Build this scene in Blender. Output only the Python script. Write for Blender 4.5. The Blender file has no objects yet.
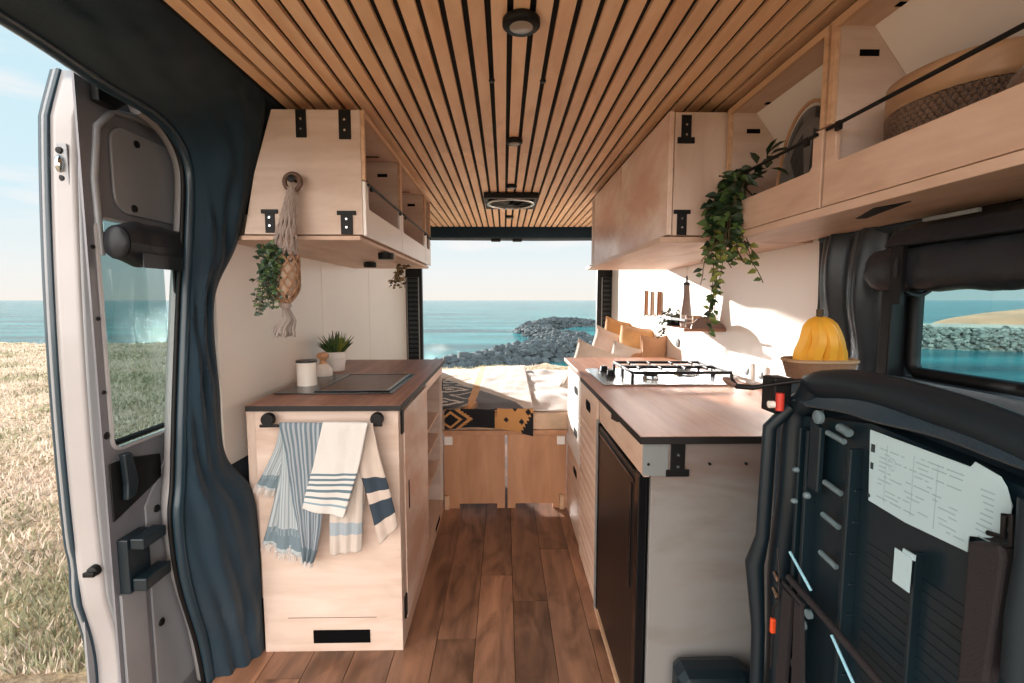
import bpy, math, random
from mathutils import Vector, Matrix, noise
R = random.Random(7)
SC = bpy.context.scene
COL = SC.collection
PI = math.pi

# ---------------------------------------------------------------- materials
def lin(c):
    def f(v):
        v /= 255.0
        return v / 12.92 if v <= 0.04045 else ((v + 0.055) / 1.055) ** 2.4
    return (f(c[0]), f(c[1]), f(c[2]), 1)

def newmat(name):
    m = bpy.data.materials.new(name); m.use_nodes = True
    nt = m.node_tree
    b = nt.nodes['Principled BSDF']
    return m, nt, b

def mapping(nt, scale=(1, 1, 1), kind='Object', rot=(0, 0, 0), island=0.0):
    tc = nt.nodes.new('ShaderNodeTexCoord'); mp = nt.nodes.new('ShaderNodeMapping')
    mp.inputs['Scale'].default_value = scale; mp.inputs['Rotation'].default_value = rot
    nt.links.new(tc.outputs[kind], mp.inputs['Vector'])
    if island:
        g = nt.nodes.new('ShaderNodeNewGeometry'); mu = nt.nodes.new('ShaderNodeMath'); mu.operation = 'MULTIPLY'
        mu.inputs[1].default_value = island
        nt.links.new(g.outputs['Random Per Island'], mu.inputs[0])
        cb = nt.nodes.new('ShaderNodeCombineXYZ')
        for i in range(3): nt.links.new(mu.outputs[0], cb.inputs[i])
        nt.links.new(cb.outputs[0], mp.inputs['Location'])
    return mp.outputs['Vector']

def plain(name, rgb, rough=0.5, metal=0.0, var=0.06, nscale=8, bump=0.0, bscale=200, coat=0.0, spec=0.5, isl=0):
    m, nt, b = newmat(name)
    v = mapping(nt)
    n = nt.nodes.new('ShaderNodeTexNoise'); n.inputs['Scale'].default_value = nscale; n.inputs['Detail'].default_value = 4
    nt.links.new(v, n.inputs['Vector'])
    r = nt.nodes.new('ShaderNodeValToRGB')
    c = lin(rgb)
    r.color_ramp.elements[0].position = 0.3; r.color_ramp.elements[1].position = 0.7
    r.color_ramp.elements[0].color = tuple(x * (1 - var) for x in c[:3]) + (1,)
    r.color_ramp.elements[1].color = tuple(min(1, x * (1 + var)) for x in c[:3]) + (1,)
    nt.links.new(n.outputs['Fac'], r.inputs['Fac']); out = r.outputs['Color']
    if isl:
        g = nt.nodes.new('ShaderNodeNewGeometry'); oi = nt.nodes.new('ShaderNodeObjectInfo')
        ad = nt.nodes.new('ShaderNodeMath'); ad.operation = 'ADD'; nt.links.new(g.outputs['Random Per Island'], ad.inputs[0]); nt.links.new(oi.outputs['Random'], ad.inputs[1])
        fr = nt.nodes.new('ShaderNodeMath'); fr.operation = 'FRACT'; nt.links.new(ad.outputs[0], fr.inputs[0])
        mr = nt.nodes.new('ShaderNodeMapRange'); mr.inputs['To Min'].default_value = 1 - isl; mr.inputs['To Max'].default_value = 1 + isl
        nt.links.new(fr.outputs[0], mr.inputs['Value'])
        hv = nt.nodes.new('ShaderNodeHueSaturation'); nt.links.new(mr.outputs[0], hv.inputs['Value']); nt.links.new(out, hv.inputs['Color']); out = hv.outputs['Color']
    nt.links.new(out, b.inputs['Base Color'])
    b.inputs['Roughness'].default_value = rough; b.inputs['Metallic'].default_value = metal
    b.inputs['Specular IOR Level'].default_value = spec
    if coat: b.inputs['Coat Weight'].default_value = coat
    if bump:
        n2 = nt.nodes.new('ShaderNodeTexNoise'); n2.inputs['Scale'].default_value = bscale
        nt.links.new(v, n2.inputs['Vector'])
        bp = nt.nodes.new('ShaderNodeBump'); bp.inputs['Strength'].default_value = bump; bp.inputs['Distance'].default_value = 0.004
        nt.links.new(n2.outputs['Fac'], bp.inputs['Height']); nt.links.new(bp.outputs['Normal'], b.inputs['Normal'])
    return m

def wood(name, dark, light, axis=1, rough=0.45, scale=6, stretch=14, island=7.0, isl_var=0.0, contrast=(0.3, 0.75), knots=0.0, coat=0.0):
    """grain runs along `axis`"""
    m, nt, b = newmat(name)
    s = [stretch] * 3; s[axis] = 1.0
    v = mapping(nt, tuple(s), island=island)
    n = nt.nodes.new('ShaderNodeTexNoise'); n.inputs['Scale'].default_value = scale / 4; n.inputs['Detail'].default_value = 7
    n.inputs['Roughness'].default_value = 0.62; n.inputs['Distortion'].default_value = 0.6
    nt.links.new(v, n.inputs['Vector'])
    r = nt.nodes.new('ShaderNodeValToRGB')
    r.color_ramp.elements[0].position = contrast[0]; r.color_ramp.elements[1].position = contrast[1]
    r.color_ramp.elements[0].color = lin(dark); r.color_ramp.elements[1].color = lin(light)
    nt.links.new(n.outputs['Fac'], r.inputs['Fac'])
    out = r.outputs['Color']
    if knots:
        v2 = mapping(nt, tuple(x if x == 1 else 3.0 for x in s), island=3.0)
        n3 = nt.nodes.new('ShaderNodeTexNoise'); n3.inputs['Scale'].default_value = 2.6; n3.inputs['Detail'].default_value = 3
        n3.inputs['Distortion'].default_value = 1.5
        nt.links.new(v2, n3.inputs['Vector'])
        r3 = nt.nodes.new('ShaderNodeValToRGB')
        r3.color_ramp.elements[0].position = 0.28; r3.color_ramp.elements[1].position = 0.55
        k = 1 - knots
        r3.color_ramp.elements[0].color = (k, k * .95, k * .9, 1); r3.color_ramp.elements[1].color = (1, 1, 1, 1)
        nt.links.new(n3.outputs['Fac'], r3.inputs['Fac'])
        mx = nt.nodes.new('ShaderNodeMix'); mx.data_type = 'RGBA'; mx.blend_type = 'MULTIPLY'; mx.inputs[0].default_value = 1
        nt.links.new(out, mx.inputs[6]); nt.links.new(r3.outputs['Color'], mx.inputs[7]); out = mx.outputs[2]
    if isl_var:
        g = nt.nodes.new('ShaderNodeNewGeometry')
        mr = nt.nodes.new('ShaderNodeMapRange'); mr.inputs['To Min'].default_value = 1 - isl_var; mr.inputs['To Max'].default_value = 1 + isl_var
        nt.links.new(g.outputs['Random Per Island'], mr.inputs['Value'])
        hv = nt.nodes.new('ShaderNodeHueSaturation'); nt.links.new(mr.outputs[0], hv.inputs['Value'])
        nt.links.new(out, hv.inputs['Color']); out = hv.outputs['Color']
    nt.links.new(out, b.inputs['Base Color'])
    b.inputs['Roughness'].default_value = rough
    if coat: b.inputs['Coat Weight'].default_value = coat; b.inputs['Coat Roughness'].default_value = .2
    bp = nt.nodes.new('ShaderNodeBump'); bp.inputs['Strength'].default_value = 0.12; bp.inputs['Distance'].default_value = 0.002
    nt.links.new(n.outputs['Fac'], bp.inputs['Height']); nt.links.new(bp.outputs['Normal'], b.inputs['Normal'])
    return m

def fabric(name, rgb, rough=0.9, bump=0.4, bscale=60, var=.12, sheen=0.2, weave=0):
    m = plain(name, rgb, rough, 0, var, 5, bump, bscale, spec=.25)
    b = m.node_tree.nodes['Principled BSDF']; b.inputs['Sheen Weight'].default_value = sheen
    return m

def glass(name, tint=(1, 1, 1, 1), rough=0.0):
    m, nt, b = newmat(name)
    out = nt.nodes['Material Output']
    tr = nt.nodes.new('ShaderNodeBsdfTransparent'); tr.inputs['Color'].default_value = tint
    gl = nt.nodes.new('ShaderNodeBsdfGlossy'); gl.inputs['Roughness'].default_value = rough + 0.02
    mx = nt.nodes.new('ShaderNodeMixShader')
    mx.inputs[0].default_value = .04; nt.links.new(tr.outputs[0], mx.inputs[1]); nt.links.new(gl.outputs[0], mx.inputs[2])
    nt.links.new(mx.outputs[0], out.inputs['Surface'])
    return m

def stripes(name, base, bands, axis='V', fine=None):
    """bands: list of (pos0, pos1, rgb) along the UV axis; fine=(count, rgb, duty) adds thin stripes along U"""
    m, nt, b = newmat(name)
    uv = nt.nodes.new('ShaderNodeTexCoord'); sp = nt.nodes.new('ShaderNodeSeparateXYZ')
    nt.links.new(uv.outputs['UV'], sp.inputs[0])
    base_out = None
    r = nt.nodes.new('ShaderNodeValToRGB'); r.color_ramp.interpolation = 'CONSTANT'
    el = r.color_ramp.elements
    stops = [(0.0, base)]
    for p0, p1, c in bands: stops += [(p0, c), (p1, base)]
    el[0].position = 0; el[0].color = lin(base)
    el[1].position = 1; el[1].color = lin(stops[-1][1])
    for p, c in stops[1:]:
        e = el.new(min(p, .9999)); e.color = lin(c)
    nt.links.new(sp.outputs[1 if axis == 'V' else 0], r.inputs['Fac'])
    out = r.outputs['Color']
    if fine:
        cnt, rgb, duty = fine[:3]; v0, v1 = (fine[3], fine[4]) if len(fine) > 3 else (0, 1)
        mu = nt.nodes.new('ShaderNodeMath'); mu.operation = 'MULTIPLY'; mu.inputs[1].default_value = cnt
        fr = nt.nodes.new('ShaderNodeMath'); fr.operation = 'FRACT'
        lt = nt.nodes.new('ShaderNodeMath'); lt.operation = 'LESS_THAN'; lt.inputs[1].default_value = duty
        nt.links.new(sp.outputs[0 if axis == 'V' else 1], mu.inputs[0]); nt.links.new(mu.outputs[0], fr.inputs[0]); nt.links.new(fr.outputs[0], lt.inputs[0])
        l2 = nt.nodes.new('ShaderNodeMath'); l2.operation = 'LESS_THAN'; l2.inputs[1].default_value = v1
        nt.links.new(sp.outputs[1], l2.inputs[0])
        ml = nt.nodes.new('ShaderNodeMath'); ml.operation = 'MULTIPLY'
        nt.links.new(lt.outputs[0], ml.inputs[0]); nt.links.new(l2.outputs[0], ml.inputs[1])
        mx = nt.nodes.new('ShaderNodeMix'); mx.data_type = 'RGBA'
        mx.inputs[7].default_value = lin(rgb)
        nt.links.new(ml.outputs[0], mx.inputs[0]); nt.links.new(out, mx.inputs[6]); out = mx.outputs[2]
    nt.links.new(out, b.inputs['Base Color'])
    b.inputs['Roughness'].default_value = .92; b.inputs['Specular IOR Level'].default_value = .2
    v = mapping(nt)
    n2 = nt.nodes.new('ShaderNodeTexNoise'); n2.inputs['Scale'].default_value = 220
    nt.links.new(v, n2.inputs['Vector'])
    bp = nt.nodes.new('ShaderNodeBump'); bp.inputs['Strength'].default_value = .5; bp.inputs['Distance'].default_value = .003
    nt.links.new(n2.outputs['Fac'], bp.inputs['Height']); nt.links.new(bp.outputs['Normal'], b.inputs['Normal'])
    return m

M = {}
M['ply_x'] = wood('plywood_pale', (196, 170, 154), (222, 202, 188), axis=0, scale=5, stretch=9, knots=.12)
M['ply_y'] = wood('plywood_warm', (200, 166, 144), (228, 198, 176), axis=1, scale=5, stretch=9, knots=.14)
M['ply_z'] = wood('plywood_upright', (200, 174, 158), (226, 205, 190), axis=2, scale=5, stretch=7, knots=.12)
M['ply_door'] = wood('plywood_swirled', (220, 180, 158), (250, 236, 226), axis=1, scale=3.2, stretch=2.4, contrast=(.36, .52), knots=.12, rough=.3)
M['ply_grey'] = wood('plywood_grey', (116, 98, 90), (136, 133, 130), axis=0, scale=2.2, stretch=3.6, contrast=(.33, .5), knots=.12, rough=.4)  # base darkened to hold the shade on the camera-facing end panel
M['ply_bed'] = wood('plywood_tan', (172, 122, 88), (204, 152, 114), axis=2, scale=5, stretch=9, knots=.1)
M['ply_edge'] = wood('plywood_edge', (190, 150, 118), (224, 186, 150), axis=1, scale=8, stretch=16)
M['ceil'] = wood('ceiling_slat_wood', (236, 186, 144), (252, 216, 180), axis=1, scale=5, stretch=10, island=9, isl_var=.07, rough=.5, knots=.12)
M['black_back'] = plain('black_backing', (9, 8, 9), .9)
M['walnut'] = wood('walnut_worktop', (106, 68, 54), (166, 116, 94), axis=1, scale=6, stretch=14, island=5, isl_var=.14, rough=.42)
M['walnut_r'] = wood('oiled_worktop', (154, 100, 74), (204, 150, 118), axis=1, scale=5, stretch=10, island=5, isl_var=.1, rough=.45)
M['walnut_edge'] = plain('dark_worktop_edge', (20, 16, 16), .6)
M['floor'] = wood('oak_floor', (88, 62, 48), (168, 122, 94), axis=1, scale=4, stretch=8, island=11, isl_var=.28, rough=.42, knots=.6, contrast=(.28, .72))
M['white'] = plain('white_lining', (238, 229, 220), .3, var=.02, nscale=3)
M['white_paint'] = plain('white_painted_wood', (240, 234, 228), .35, var=.02)
M['lining'] = fabric('black_lining_fabric', (28, 47, 59), .85, .5, 500, sheen=.15)
M['fab_satin'] = fabric('black_satin', (50, 54, 58), .3, .1, 60, sheen=.0)
M['blind'] = fabric('black_padded_fabric', (42, 44, 48), .38, .5, 30, sheen=0)
M['rubber'] = plain('rubber_seal', (30, 52, 64), .35, coat=.3)
M['black'] = plain('black_metal', (13, 13, 15), .5, spec=.3)
M['pin'] = plain('galvanised_pin', (98, 116, 122), .35)
M['rodm'] = plain('pale_steel_rod', (150, 200, 216), .3)
M['black_gloss'] = plain('black_gloss', (14, 15, 17), .15)
M['dark_plastic'] = plain('dark_plastic', (11, 27, 35), .45, bump=.1, bscale=300)
M['dark_plastic2'] = plain('dark_plastic_ribbed', (14, 32, 40), .4)
M['brown_strap'] = plain('brown_webbing', (33, 28, 31), .8, bump=.3, bscale=400)
M['fridge'] = wood('dark_fridge_door', (21, 17, 17), (30, 24, 22), axis=2, scale=6, stretch=6, rough=.35)
M['steel'] = plain('brushed_steel', (196, 200, 202), .22, .9, var=.03)
M['chrome'] = plain('chrome', (205, 212, 214), .12, 1.0)
M['alu'] = plain('grey_metal_plate', (132, 136, 136), .45, .2)
M['paint'] = plain('van_paint_pale', (172, 168, 168), .35, .1, var=.03, coat=.4)
M['paint_d'] = plain('van_paint_grey', (122, 122, 128), .45, .2, var=.04, coat=.2)
M['paint_m'] = plain('van_paint_mid', (146, 148, 152), .42, .2, var=.04, coat=.2)
M['red'] = plain('red_plastic', (196, 58, 44), .35)
M['orange'] = plain('orange_plastic', (236, 84, 40), .4)
M['board_pale'] = plain('pale_lining_board', (232, 220, 212), .6, var=.02)
M['slot'] = plain('slot_shadow_black', (7, 7, 8), .95, spec=.1)
M['label'] = plain('paper_label', (176, 200, 206), .5, var=.02)
M['ink'] = plain('label_ink', (150, 172, 180), .6)
M['ink2'] = plain('label_ink_dark', (40, 56, 62), .6)
M['mug'] = plain('white_enamel', (236, 226, 216), .2, coat=.5, var=.01)
M['rim'] = plain('dark_lid', (38, 34, 34), .4)
M['lightwood'] = wood('turned_wood', (176, 122, 84), (214, 164, 124), axis=2, scale=9, stretch=6)
M['rope'] = fabric('cotton_rope', (166, 150, 142), .9, .8, 300, .2)
M['rope_d'] = fabric('jute_rope', (168, 130, 102), .9, .8, 300, .2)
M['rope_g'] = fabric('grey_tassel', (150, 138, 132), .9, .8, 300, .2)
M['terra'] = plain('clay_pot', (200, 176, 156), .8, var=.1)
M['leaf_d'] = plain('leaf_dark_green', (34, 56, 34), .45, var=.35, nscale=14)
M['leaf_g'] = plain('leaf_green', (74, 98, 50), .45, var=.35, nscale=14)
M['leaf_l'] = plain('leaf_yellow_green', (126, 130, 56), .45, var=.3, nscale=14)
M['leaf_b'] = plain('leaf_bluish_green', (58, 82, 66), .5, var=.35, nscale=14)
M['leaf_y'] = plain('dried_leaf', (136, 116, 76), .7, var=.3, nscale=20)
M['stem'] = plain('plant_stem', (84, 66, 44), .7)
M['banana'] = plain('banana_skin', (224, 160, 52), .42, var=.1, nscale=10)
M['banana_d'] = plain('banana_tip', (70, 52, 30), .7)
M['wicker'] = fabric('woven_wicker', (128, 92, 68), .8, .9, 160, .3)
M['wicker_l'] = wood('pale_wicker_rim', (150, 114, 84), (186, 148, 114), axis=1, scale=10, stretch=3)
M['wicker_d'] = fabric('dark_wicker', (104, 78, 60), .8, .9, 160, .3)
M['teddy'] = fabric('mustard_fleece', (206, 158, 104), .95, 1.0, 90, .3, .5)
M['mustard'] = fabric('mustard_cloth', (196, 142, 88), .9, .5, 120)
M['tan'] = fabric('tan_cloth', (186, 142, 106), .9, .5, 120)
M['cream'] = fabric('cream_cloth', (208, 196, 184), .9, .5, 100)
M['linen'] = fabric('white_linen', (206, 198, 192), .9, .4, 60)
M['pinkish'] = fabric('pale_pink_cloth', (212, 190, 178), .9, .5, 100)
M['weave'] = fabric('beige_woven_cover', (204, 172, 144), .95, 1.0, 130, .3)
M['b_black'] = fabric('blanket_black', (32, 31, 34), .9, .5, 200)
M['b_tan'] = fabric('blanket_tan', (196, 142, 88), .9, .5, 200)
M['b_cream'] = fabric('blanket_cream', (204, 190, 178), .9, .5, 200)
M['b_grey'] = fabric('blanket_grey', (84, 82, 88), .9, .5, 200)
M['b_orange'] = fabric('blanket_orange', (222, 160, 92), .9, .5, 200)
M['ceramic'] = plain('taupe_ceramic', (142, 122, 112), .5)
M['sink_glass'] = plain('dark_sink_glass', (24, 26, 28), .25)
M['board'] = wood('wet_wood_board', (74, 50, 38), (112, 80, 62), axis=0, scale=6, stretch=10, rough=.35)
M['grass'] = None
M['shelfwood'] = wood('shelf_wood', (120, 78, 56), (158, 108, 80), axis=1, scale=6, stretch=10)
M['rodend'] = plain('dark_wood_end', (98, 72, 60), .6)
M['cloth_pat'] = fabric('dark_patterned_cloth', (40, 40, 42), .8, .5, 60, .5)
M['cloth_pat2'] = fabric('grey_patterned_cloth', (104, 100, 96), .8, .5, 60, .5)
M['jar'] = glass('jar_glass', (.86, .9, .88, 1))
M['winglass'] = glass('tinted_window_glass', (.50, .60, .60, 1))
M['winglass2'] = glass('side_window_glass', (.62, .80, .83, 1))
M['lens'] = plain('light_lens', (150, 140, 130), .3, coat=.5)

# ---------------------------------------------------------------- mesh builder
class MB:
    def __init__(s): s.v = []; s.f = []; s.m = []; s.uv = {}; s.sm = []
    def add(s, vs, fs, mi=0, smooth=False):
        o = len(s.v); s.v += [tuple(p) for p in vs]
        for f in fs: s.f.append(tuple(i + o for i in f)); s.m.append(mi); s.sm.append(smooth)
        return o
    def box(s, x0, x1, y0, y1, z0, z1, mi=0, T=None):
        x0, x1 = sorted((x0, x1)); y0, y1 = sorted((y0, y1)); z0, z1 = sorted((z0, z1))
        vs = [(x0, y0, z0), (x1, y0, z0), (x1, y1, z0), (x0, y1, z0), (x0, y0, z1), (x1, y0, z1), (x1, y1, z1), (x0, y1, z1)]
        if T is not None: vs = [tuple(T @ Vector(p)) for p in vs]
        s.add(vs, [(0, 3, 2, 1), (4, 5, 6, 7), (0, 1, 5, 4), (1, 2, 6, 5), (2, 3, 7, 6), (3, 0, 4, 7)], mi); return s
    def prism(s, poly, axis, a, b, mi=0):
        """poly: 2D points in the two other axes (in xyz order), extruded along axis a..b"""
        def P(p, t):
            if axis == 0: return (t, p[0], p[1])
            if axis == 1: return (p[0], t, p[1])
            return (p[0], p[1], t)
        n = len(poly)
        vs = [P(p, a) for p in poly] + [P(p, b) for p in poly]
        fs = [tuple(range(n - 1, -1, -1)), tuple(range(n, 2 * n))] + [(i, (i + 1) % n, n + (i + 1) % n, n + i) for i in range(n)]
        s.add(vs, fs, mi); return s
    def tube(s, pts, r, n=8, mi=0, closed=False, caps=True):
        pts = [Vector(p) for p in pts]; k = len(pts)
        rs = r if isinstance(r, (list, tuple)) else [r] * k
        up = None; vs = []
        for i, p in enumerate(pts):
            a = pts[(i - 1) % k] if (i > 0 or closed) else p
            c = pts[(i + 1) % k] if (i < k - 1 or closed) else p
            t = (c - a)
            t = t.normalized() if t.length > 1e-9 else Vector((0, 0, 1))
            if up is None:
                up = Vector((0, 0, 1)) if abs(t.z) < .9 else Vector((1, 0, 0))
            u = (up - t * up.dot(t))
            u = u.normalized() if u.length > 1e-6 else t.orthogonal().normalized()
            up = u; w = t.cross(u)
            for j in range(n):
                an = 2 * PI * j / n
                vs.append(p + (u * math.cos(an) + w * math.sin(an)) * rs[i])
        fs = []
        m = k if closed else k - 1
        for i in range(m):
            for j in range(n):
                a0 = i * n + j; a1 = i * n + (j + 1) % n; b0 = ((i + 1) % k) * n + j; b1 = ((i + 1) % k) * n + (j + 1) % n
                fs.append((a0, a1, b1, b0))
        if caps and not closed:
            fs.append(tuple(range(n - 1, -1, -1))); fs.append(tuple(range((k - 1) * n, k * n)))
        s.add(vs, fs, mi, True); return s
    def cyl(s, p0, p1, r0, r1=None, n=20, mi=0):
        return s.tube([p0, p1], [r0, r0 if r1 is None else r1], n, mi)
    def lathe(s, prof, c, n=28, mi=0, axis=2):
        vs = []
        for r, h in prof:
            for j in range(n):
                a = 2 * PI * j / n; x, y = r * math.cos(a), r * math.sin(a)
                vs.append((c[0] + x, c[1] + y, c[2] + h) if axis == 2 else ((c[0] + x, c[1] + h, c[2] + y) if axis == 1 else (c[0] + h, c[1] + x, c[2] + y)))
        fs = []
        for i in range(len(prof) - 1):
            for j in range(n):
                fs.append((i * n + j, i * n + (j + 1) % n, (i + 1) * n + (j + 1) % n, (i + 1) * n + j))
        fs.append(tuple(range(n - 1, -1, -1))); fs.append(tuple(range((len(prof) - 1) * n, len(prof) * n)))
        s.add(vs, fs, mi, True); return s
    def grid(s, fn, nu, nv, mi=0, mfn=None, smooth=True, closed_u=False):
        """fn(u,v)->point; stores uv"""
        base = len(s.v)
        for i in range(nu + 1):
            for j in range(nv + 1):
                s.v.append(tuple(fn(i / nu, j / nv)))
        for i in range(nu):
            for j in range(nv):
                a = base + i * (nv + 1) + j
                f = (a, a + nv + 1, a + nv + 2, a + 1)
                s.uv[len(s.f)] = [(i / nu, j / nv), ((i + 1) / nu, j / nv), ((i + 1) / nu, (j + 1) / nv), (i / nu, (j + 1) / nv)]
                s.f.append(f); s.m.append(mfn((i + .5) / nu, (j + .5) / nv) if mfn else mi); s.sm.append(smooth)
        return s
    def ell(s, c, r, n=16, k=10, mi=0, T=None):
        vs = []; fs = []
        for i in range(k + 1):
            ph = PI * i / k
            for j in range(n):
                th = 2 * PI * j / n
                p = Vector((r[0] * math.sin(ph) * math.cos(th), r[1] * math.sin(ph) * math.sin(th), r[2] * math.cos(ph)))
                if T is not None: p = T @ p
                vs.append(p + Vector(c))
        for i in range(k):
            for j in range(n):
                fs.append((i * n + j, (i + 1) * n + j, (i + 1) * n + (j + 1) % n, i * n + (j + 1) % n))
        s.add(vs, fs, mi, True); return s
    def leaf(s, p, d, nrm, L, W, mi=0):
        p = Vector(p); d = Vector(d).normalized(); nrm = Vector(nrm)
        w = d.cross(nrm)
        w = w.normalized() if w.length > 1e-5 else d.orthogonal().normalized()
        nn = w.cross(d).normalized()
        a = p; m0 = p + d * L * .4; t = p + d * L
        l = m0 + w * W / 2 + nn * W * .18; r = m0 - w * W / 2 + nn * W * .18
        l2 = p + d * L * .75 + w * W * .3 + nn * W * .1; r2 = p + d * L * .75 - w * W * .3 + nn * W * .1
        t = t - nn * L * .12
        s.add([a, l, l2, t, r2, r, m0], [(0, 6, 1), (1, 6, 2), (2, 6, 3), (3, 6, 4), (4, 6, 5), (5, 6, 0)], mi, True); return s
    def build(s, name, mat, parent=None, bevel=0, solid=0, subsurf=0, origin=None):
        me = bpy.data.meshes.new(name)
        xs = [p[0] for p in s.v]; ys = [p[1] for p in s.v]; zs = [p[2] for p in s.v]
        o = Vector(origin) if origin is not None else Vector(((min(xs) + max(xs)) / 2, (min(ys) + max(ys)) / 2, min(zs)))
        me.from_pydata([tuple(Vector(p) - o) for p in s.v], [], s.f)
        me.polygons.foreach_set('material_index', s.m); me.polygons.foreach_set('use_smooth', s.sm)
        for m in (mat if isinstance(mat, (list, tuple)) else [mat]):
            me.materials.append(M[m] if isinstance(m, str) else m)
        if s.uv:
            ul = me.uv_layers.new(name='uv')
            for fi, co in s.uv.items():
                p = me.polygons[fi]
                for k2, li in enumerate(p.loop_indices): ul.data[li].uv = co[k2]
        me.validate(); me.update()
        if any(s.sm) :
            me.set_sharp_from_angle(angle=math.radians(50))
        ob = bpy.data.objects.new(name, me); COL.objects.link(ob)
        W[ob] = o
        if parent is not None:
            ob.parent = parent; ob.location = o - W[parent]
        else: ob.location = o
        if bevel:
            b = ob.modifiers.new('bevel', 'BEVEL'); b.width = bevel; b.segments = 2; b.limit_method = 'ANGLE'; b.angle_limit = math.radians(50)
        if solid:
            b = ob.modifiers.new('solid', 'SOLIDIFY'); b.thickness = solid; b.offset = 0
        if subsurf:
            b = ob.modifiers.new('sub', 'SUBSURF'); b.levels = subsurf; b.render_levels = subsurf
        return ob
W = {}
def thing(name, label, cat, loc, group=None):
    o = bpy.data.objects.new(name, None); COL.objects.link(o)
    o.empty_display_size = .1; o.location = loc; W[o] = Vector(loc)
    return tag(o, label, cat, group)
def tag(o, label, cat, group=None, kind=None):
    o['label'] = label; o['category'] = cat
    if group: o['group'] = group
    if kind: o['kind'] = kind
    return o
def struct(o, label=None):
    o['kind'] = 'structure'
    if label: o['label'] = label
    return o
def bx(*a, mi=0, T=None): return MB().box(*a, mi=mi, T=T)
def dup(root, loc, rot=None):
    r = root.copy(); COL.objects.link(r); r.location = loc
    if rot is not None: r.rotation_euler = rot
    for ch in root.children:
        c = ch.copy(); COL.objects.link(c); c.parent = r
        for g in ch.children:
            d = g.copy(); COL.objects.link(d); d.parent = c
    return r
def curve(pts, t):
    """piecewise-linear point at t in 0..1 with smooth (catmull) interpolation"""
    n = len(pts) - 1; x = min(max(t, 0), .99999) * n; i = int(x); f = x - i
    p = [Vector(pts[max(0, min(n, i + k))]) for k in (-1, 0, 1, 2)]
    return .5 * ((2 * p[1]) + (-p[0] + p[2]) * f + (2 * p[0] - 5 * p[1] + 4 * p[2] - p[3]) * f * f + (-p[0] + 3 * p[1] - 3 * p[2] + p[3]) * f ** 3)
def N(x, y=0, z=0): return noise.noise(Vector((x, y, z)))

# ---------------------------------------------------------------- camera
cam_d = bpy.data.cameras.new('camera'); cam = bpy.data.objects.new('camera', cam_d); COL.objects.link(cam)
cam.location = (0, 0, 1.28)
cam.rotation_euler = (PI / 2 - math.atan(41.5 / 470), 0, -math.atan(8 / 471.8))
cam_d.sensor_width = 36; cam_d.lens = 470 / 1024 * 36; cam_d.clip_start = .02; cam_d.clip_end = 9000
SC.camera = cam
SC.view_settings.view_transform = 'Standard'; SC.view_settings.look = 'None'
SC.view_settings.exposure = 1.0; SC.view_settings.gamma = 1.0; SC.view_settings.use_curve_mapping = False

# ---------------------------------------------------------------- sky and sun
w = bpy.data.worlds.new('sky'); SC.world = w; w.use_nodes = True
nt = w.node_tree; bg = nt.nodes['Background']
tc = nt.nodes.new('ShaderNodeTexCoord'); sp = nt.nodes.new('ShaderNodeSeparateXYZ'); nt.links.new(tc.outputs['Generated'], sp.inputs[0])
rp = nt.nodes.new('ShaderNodeValToRGB'); e = rp.color_ramp.elements
e[0].position = 0; e[0].color = lin((246, 240, 232)); e[1].position = 1; e[1].color = lin((120, 190, 225))
for p, c in ((.05, (240, 242, 240)), (.16, (216, 238, 246)), (.5, (190, 228, 242))):
    q = e.new(p); q.color = lin(c)
nt.links.new(sp.outputs['Z'], rp.inputs['Fac'])
mp = nt.nodes.new('ShaderNodeMapping'); mp.inputs['Scale'].default_value = (1.5, 1.5, 9); nt.links.new(tc.outputs['Generated'], mp.inputs['Vector'])
ns = nt.nodes.new('ShaderNodeTexNoise'); ns.inputs['Scale'].default_value = 1.6; ns.inputs['Detail'].default_value = 6; nt.links.new(mp.outputs[0], ns.inputs['Vector'])
cr = nt.nodes.new('ShaderNodeValToRGB'); cr.color_ramp.elements[0].position = .56; cr.color_ramp.elements[1].position = .72
nt.links.new(ns.outputs['Fac'], cr.inputs['Fac'])
mx = nt.nodes.new('ShaderNodeMix'); mx.data_type = 'RGBA'; mx.inputs[7].default_value = lin((252, 246, 244))
nt.links.new(cr.outputs['Color'], mx.inputs[0]); nt.links.new(rp.outputs['Color'], mx.inputs[6])
mw = nt.nodes.new('ShaderNodeMapRange'); mw.inputs['From Min'].default_value = .0; mw.inputs['From Max'].default_value = -.5
nt.links.new(sp.outputs['Y'], mw.inputs['Value'])
mx2 = nt.nodes.new('ShaderNodeMix'); mx2.data_type = 'RGBA'; mx2.inputs[7].default_value = lin((255, 248, 242))
nt.links.new(mw.outputs[0], mx2.inputs[0]); nt.links.new(mx.outputs[2], mx2.inputs[6]); nt.links.new(mx2.outputs[2], bg.inputs['Color'])
# sky behind the camera (towards -Y) made brighter and warmer as added interior fill
ms = nt.nodes.new('ShaderNodeMapRange'); ms.inputs['From Min'].default_value = .1; ms.inputs['From Max'].default_value = -.6
ms.inputs['To Min'].default_value = 0.52; ms.inputs['To Max'].default_value = 2.5
nt.links.new(sp.outputs['Y'], ms.inputs['Value']); nt.links.new(ms.outputs[0], bg.inputs['Strength'])
sd = bpy.data.lights.new('sun', 'SUN'); sun = bpy.data.objects.new('sun', sd); COL.objects.link(sun)
sd.energy = 7.5; sd.angle = .02; sd.color = (1.0, .955, .90)
SUN_DIR = Vector((.45, -.88, -.20)).normalized()
sun.rotation_euler = SUN_DIR.to_track_quat('-Z', 'Y').to_euler(); sun.location = (-10, 20, 6)

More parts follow.
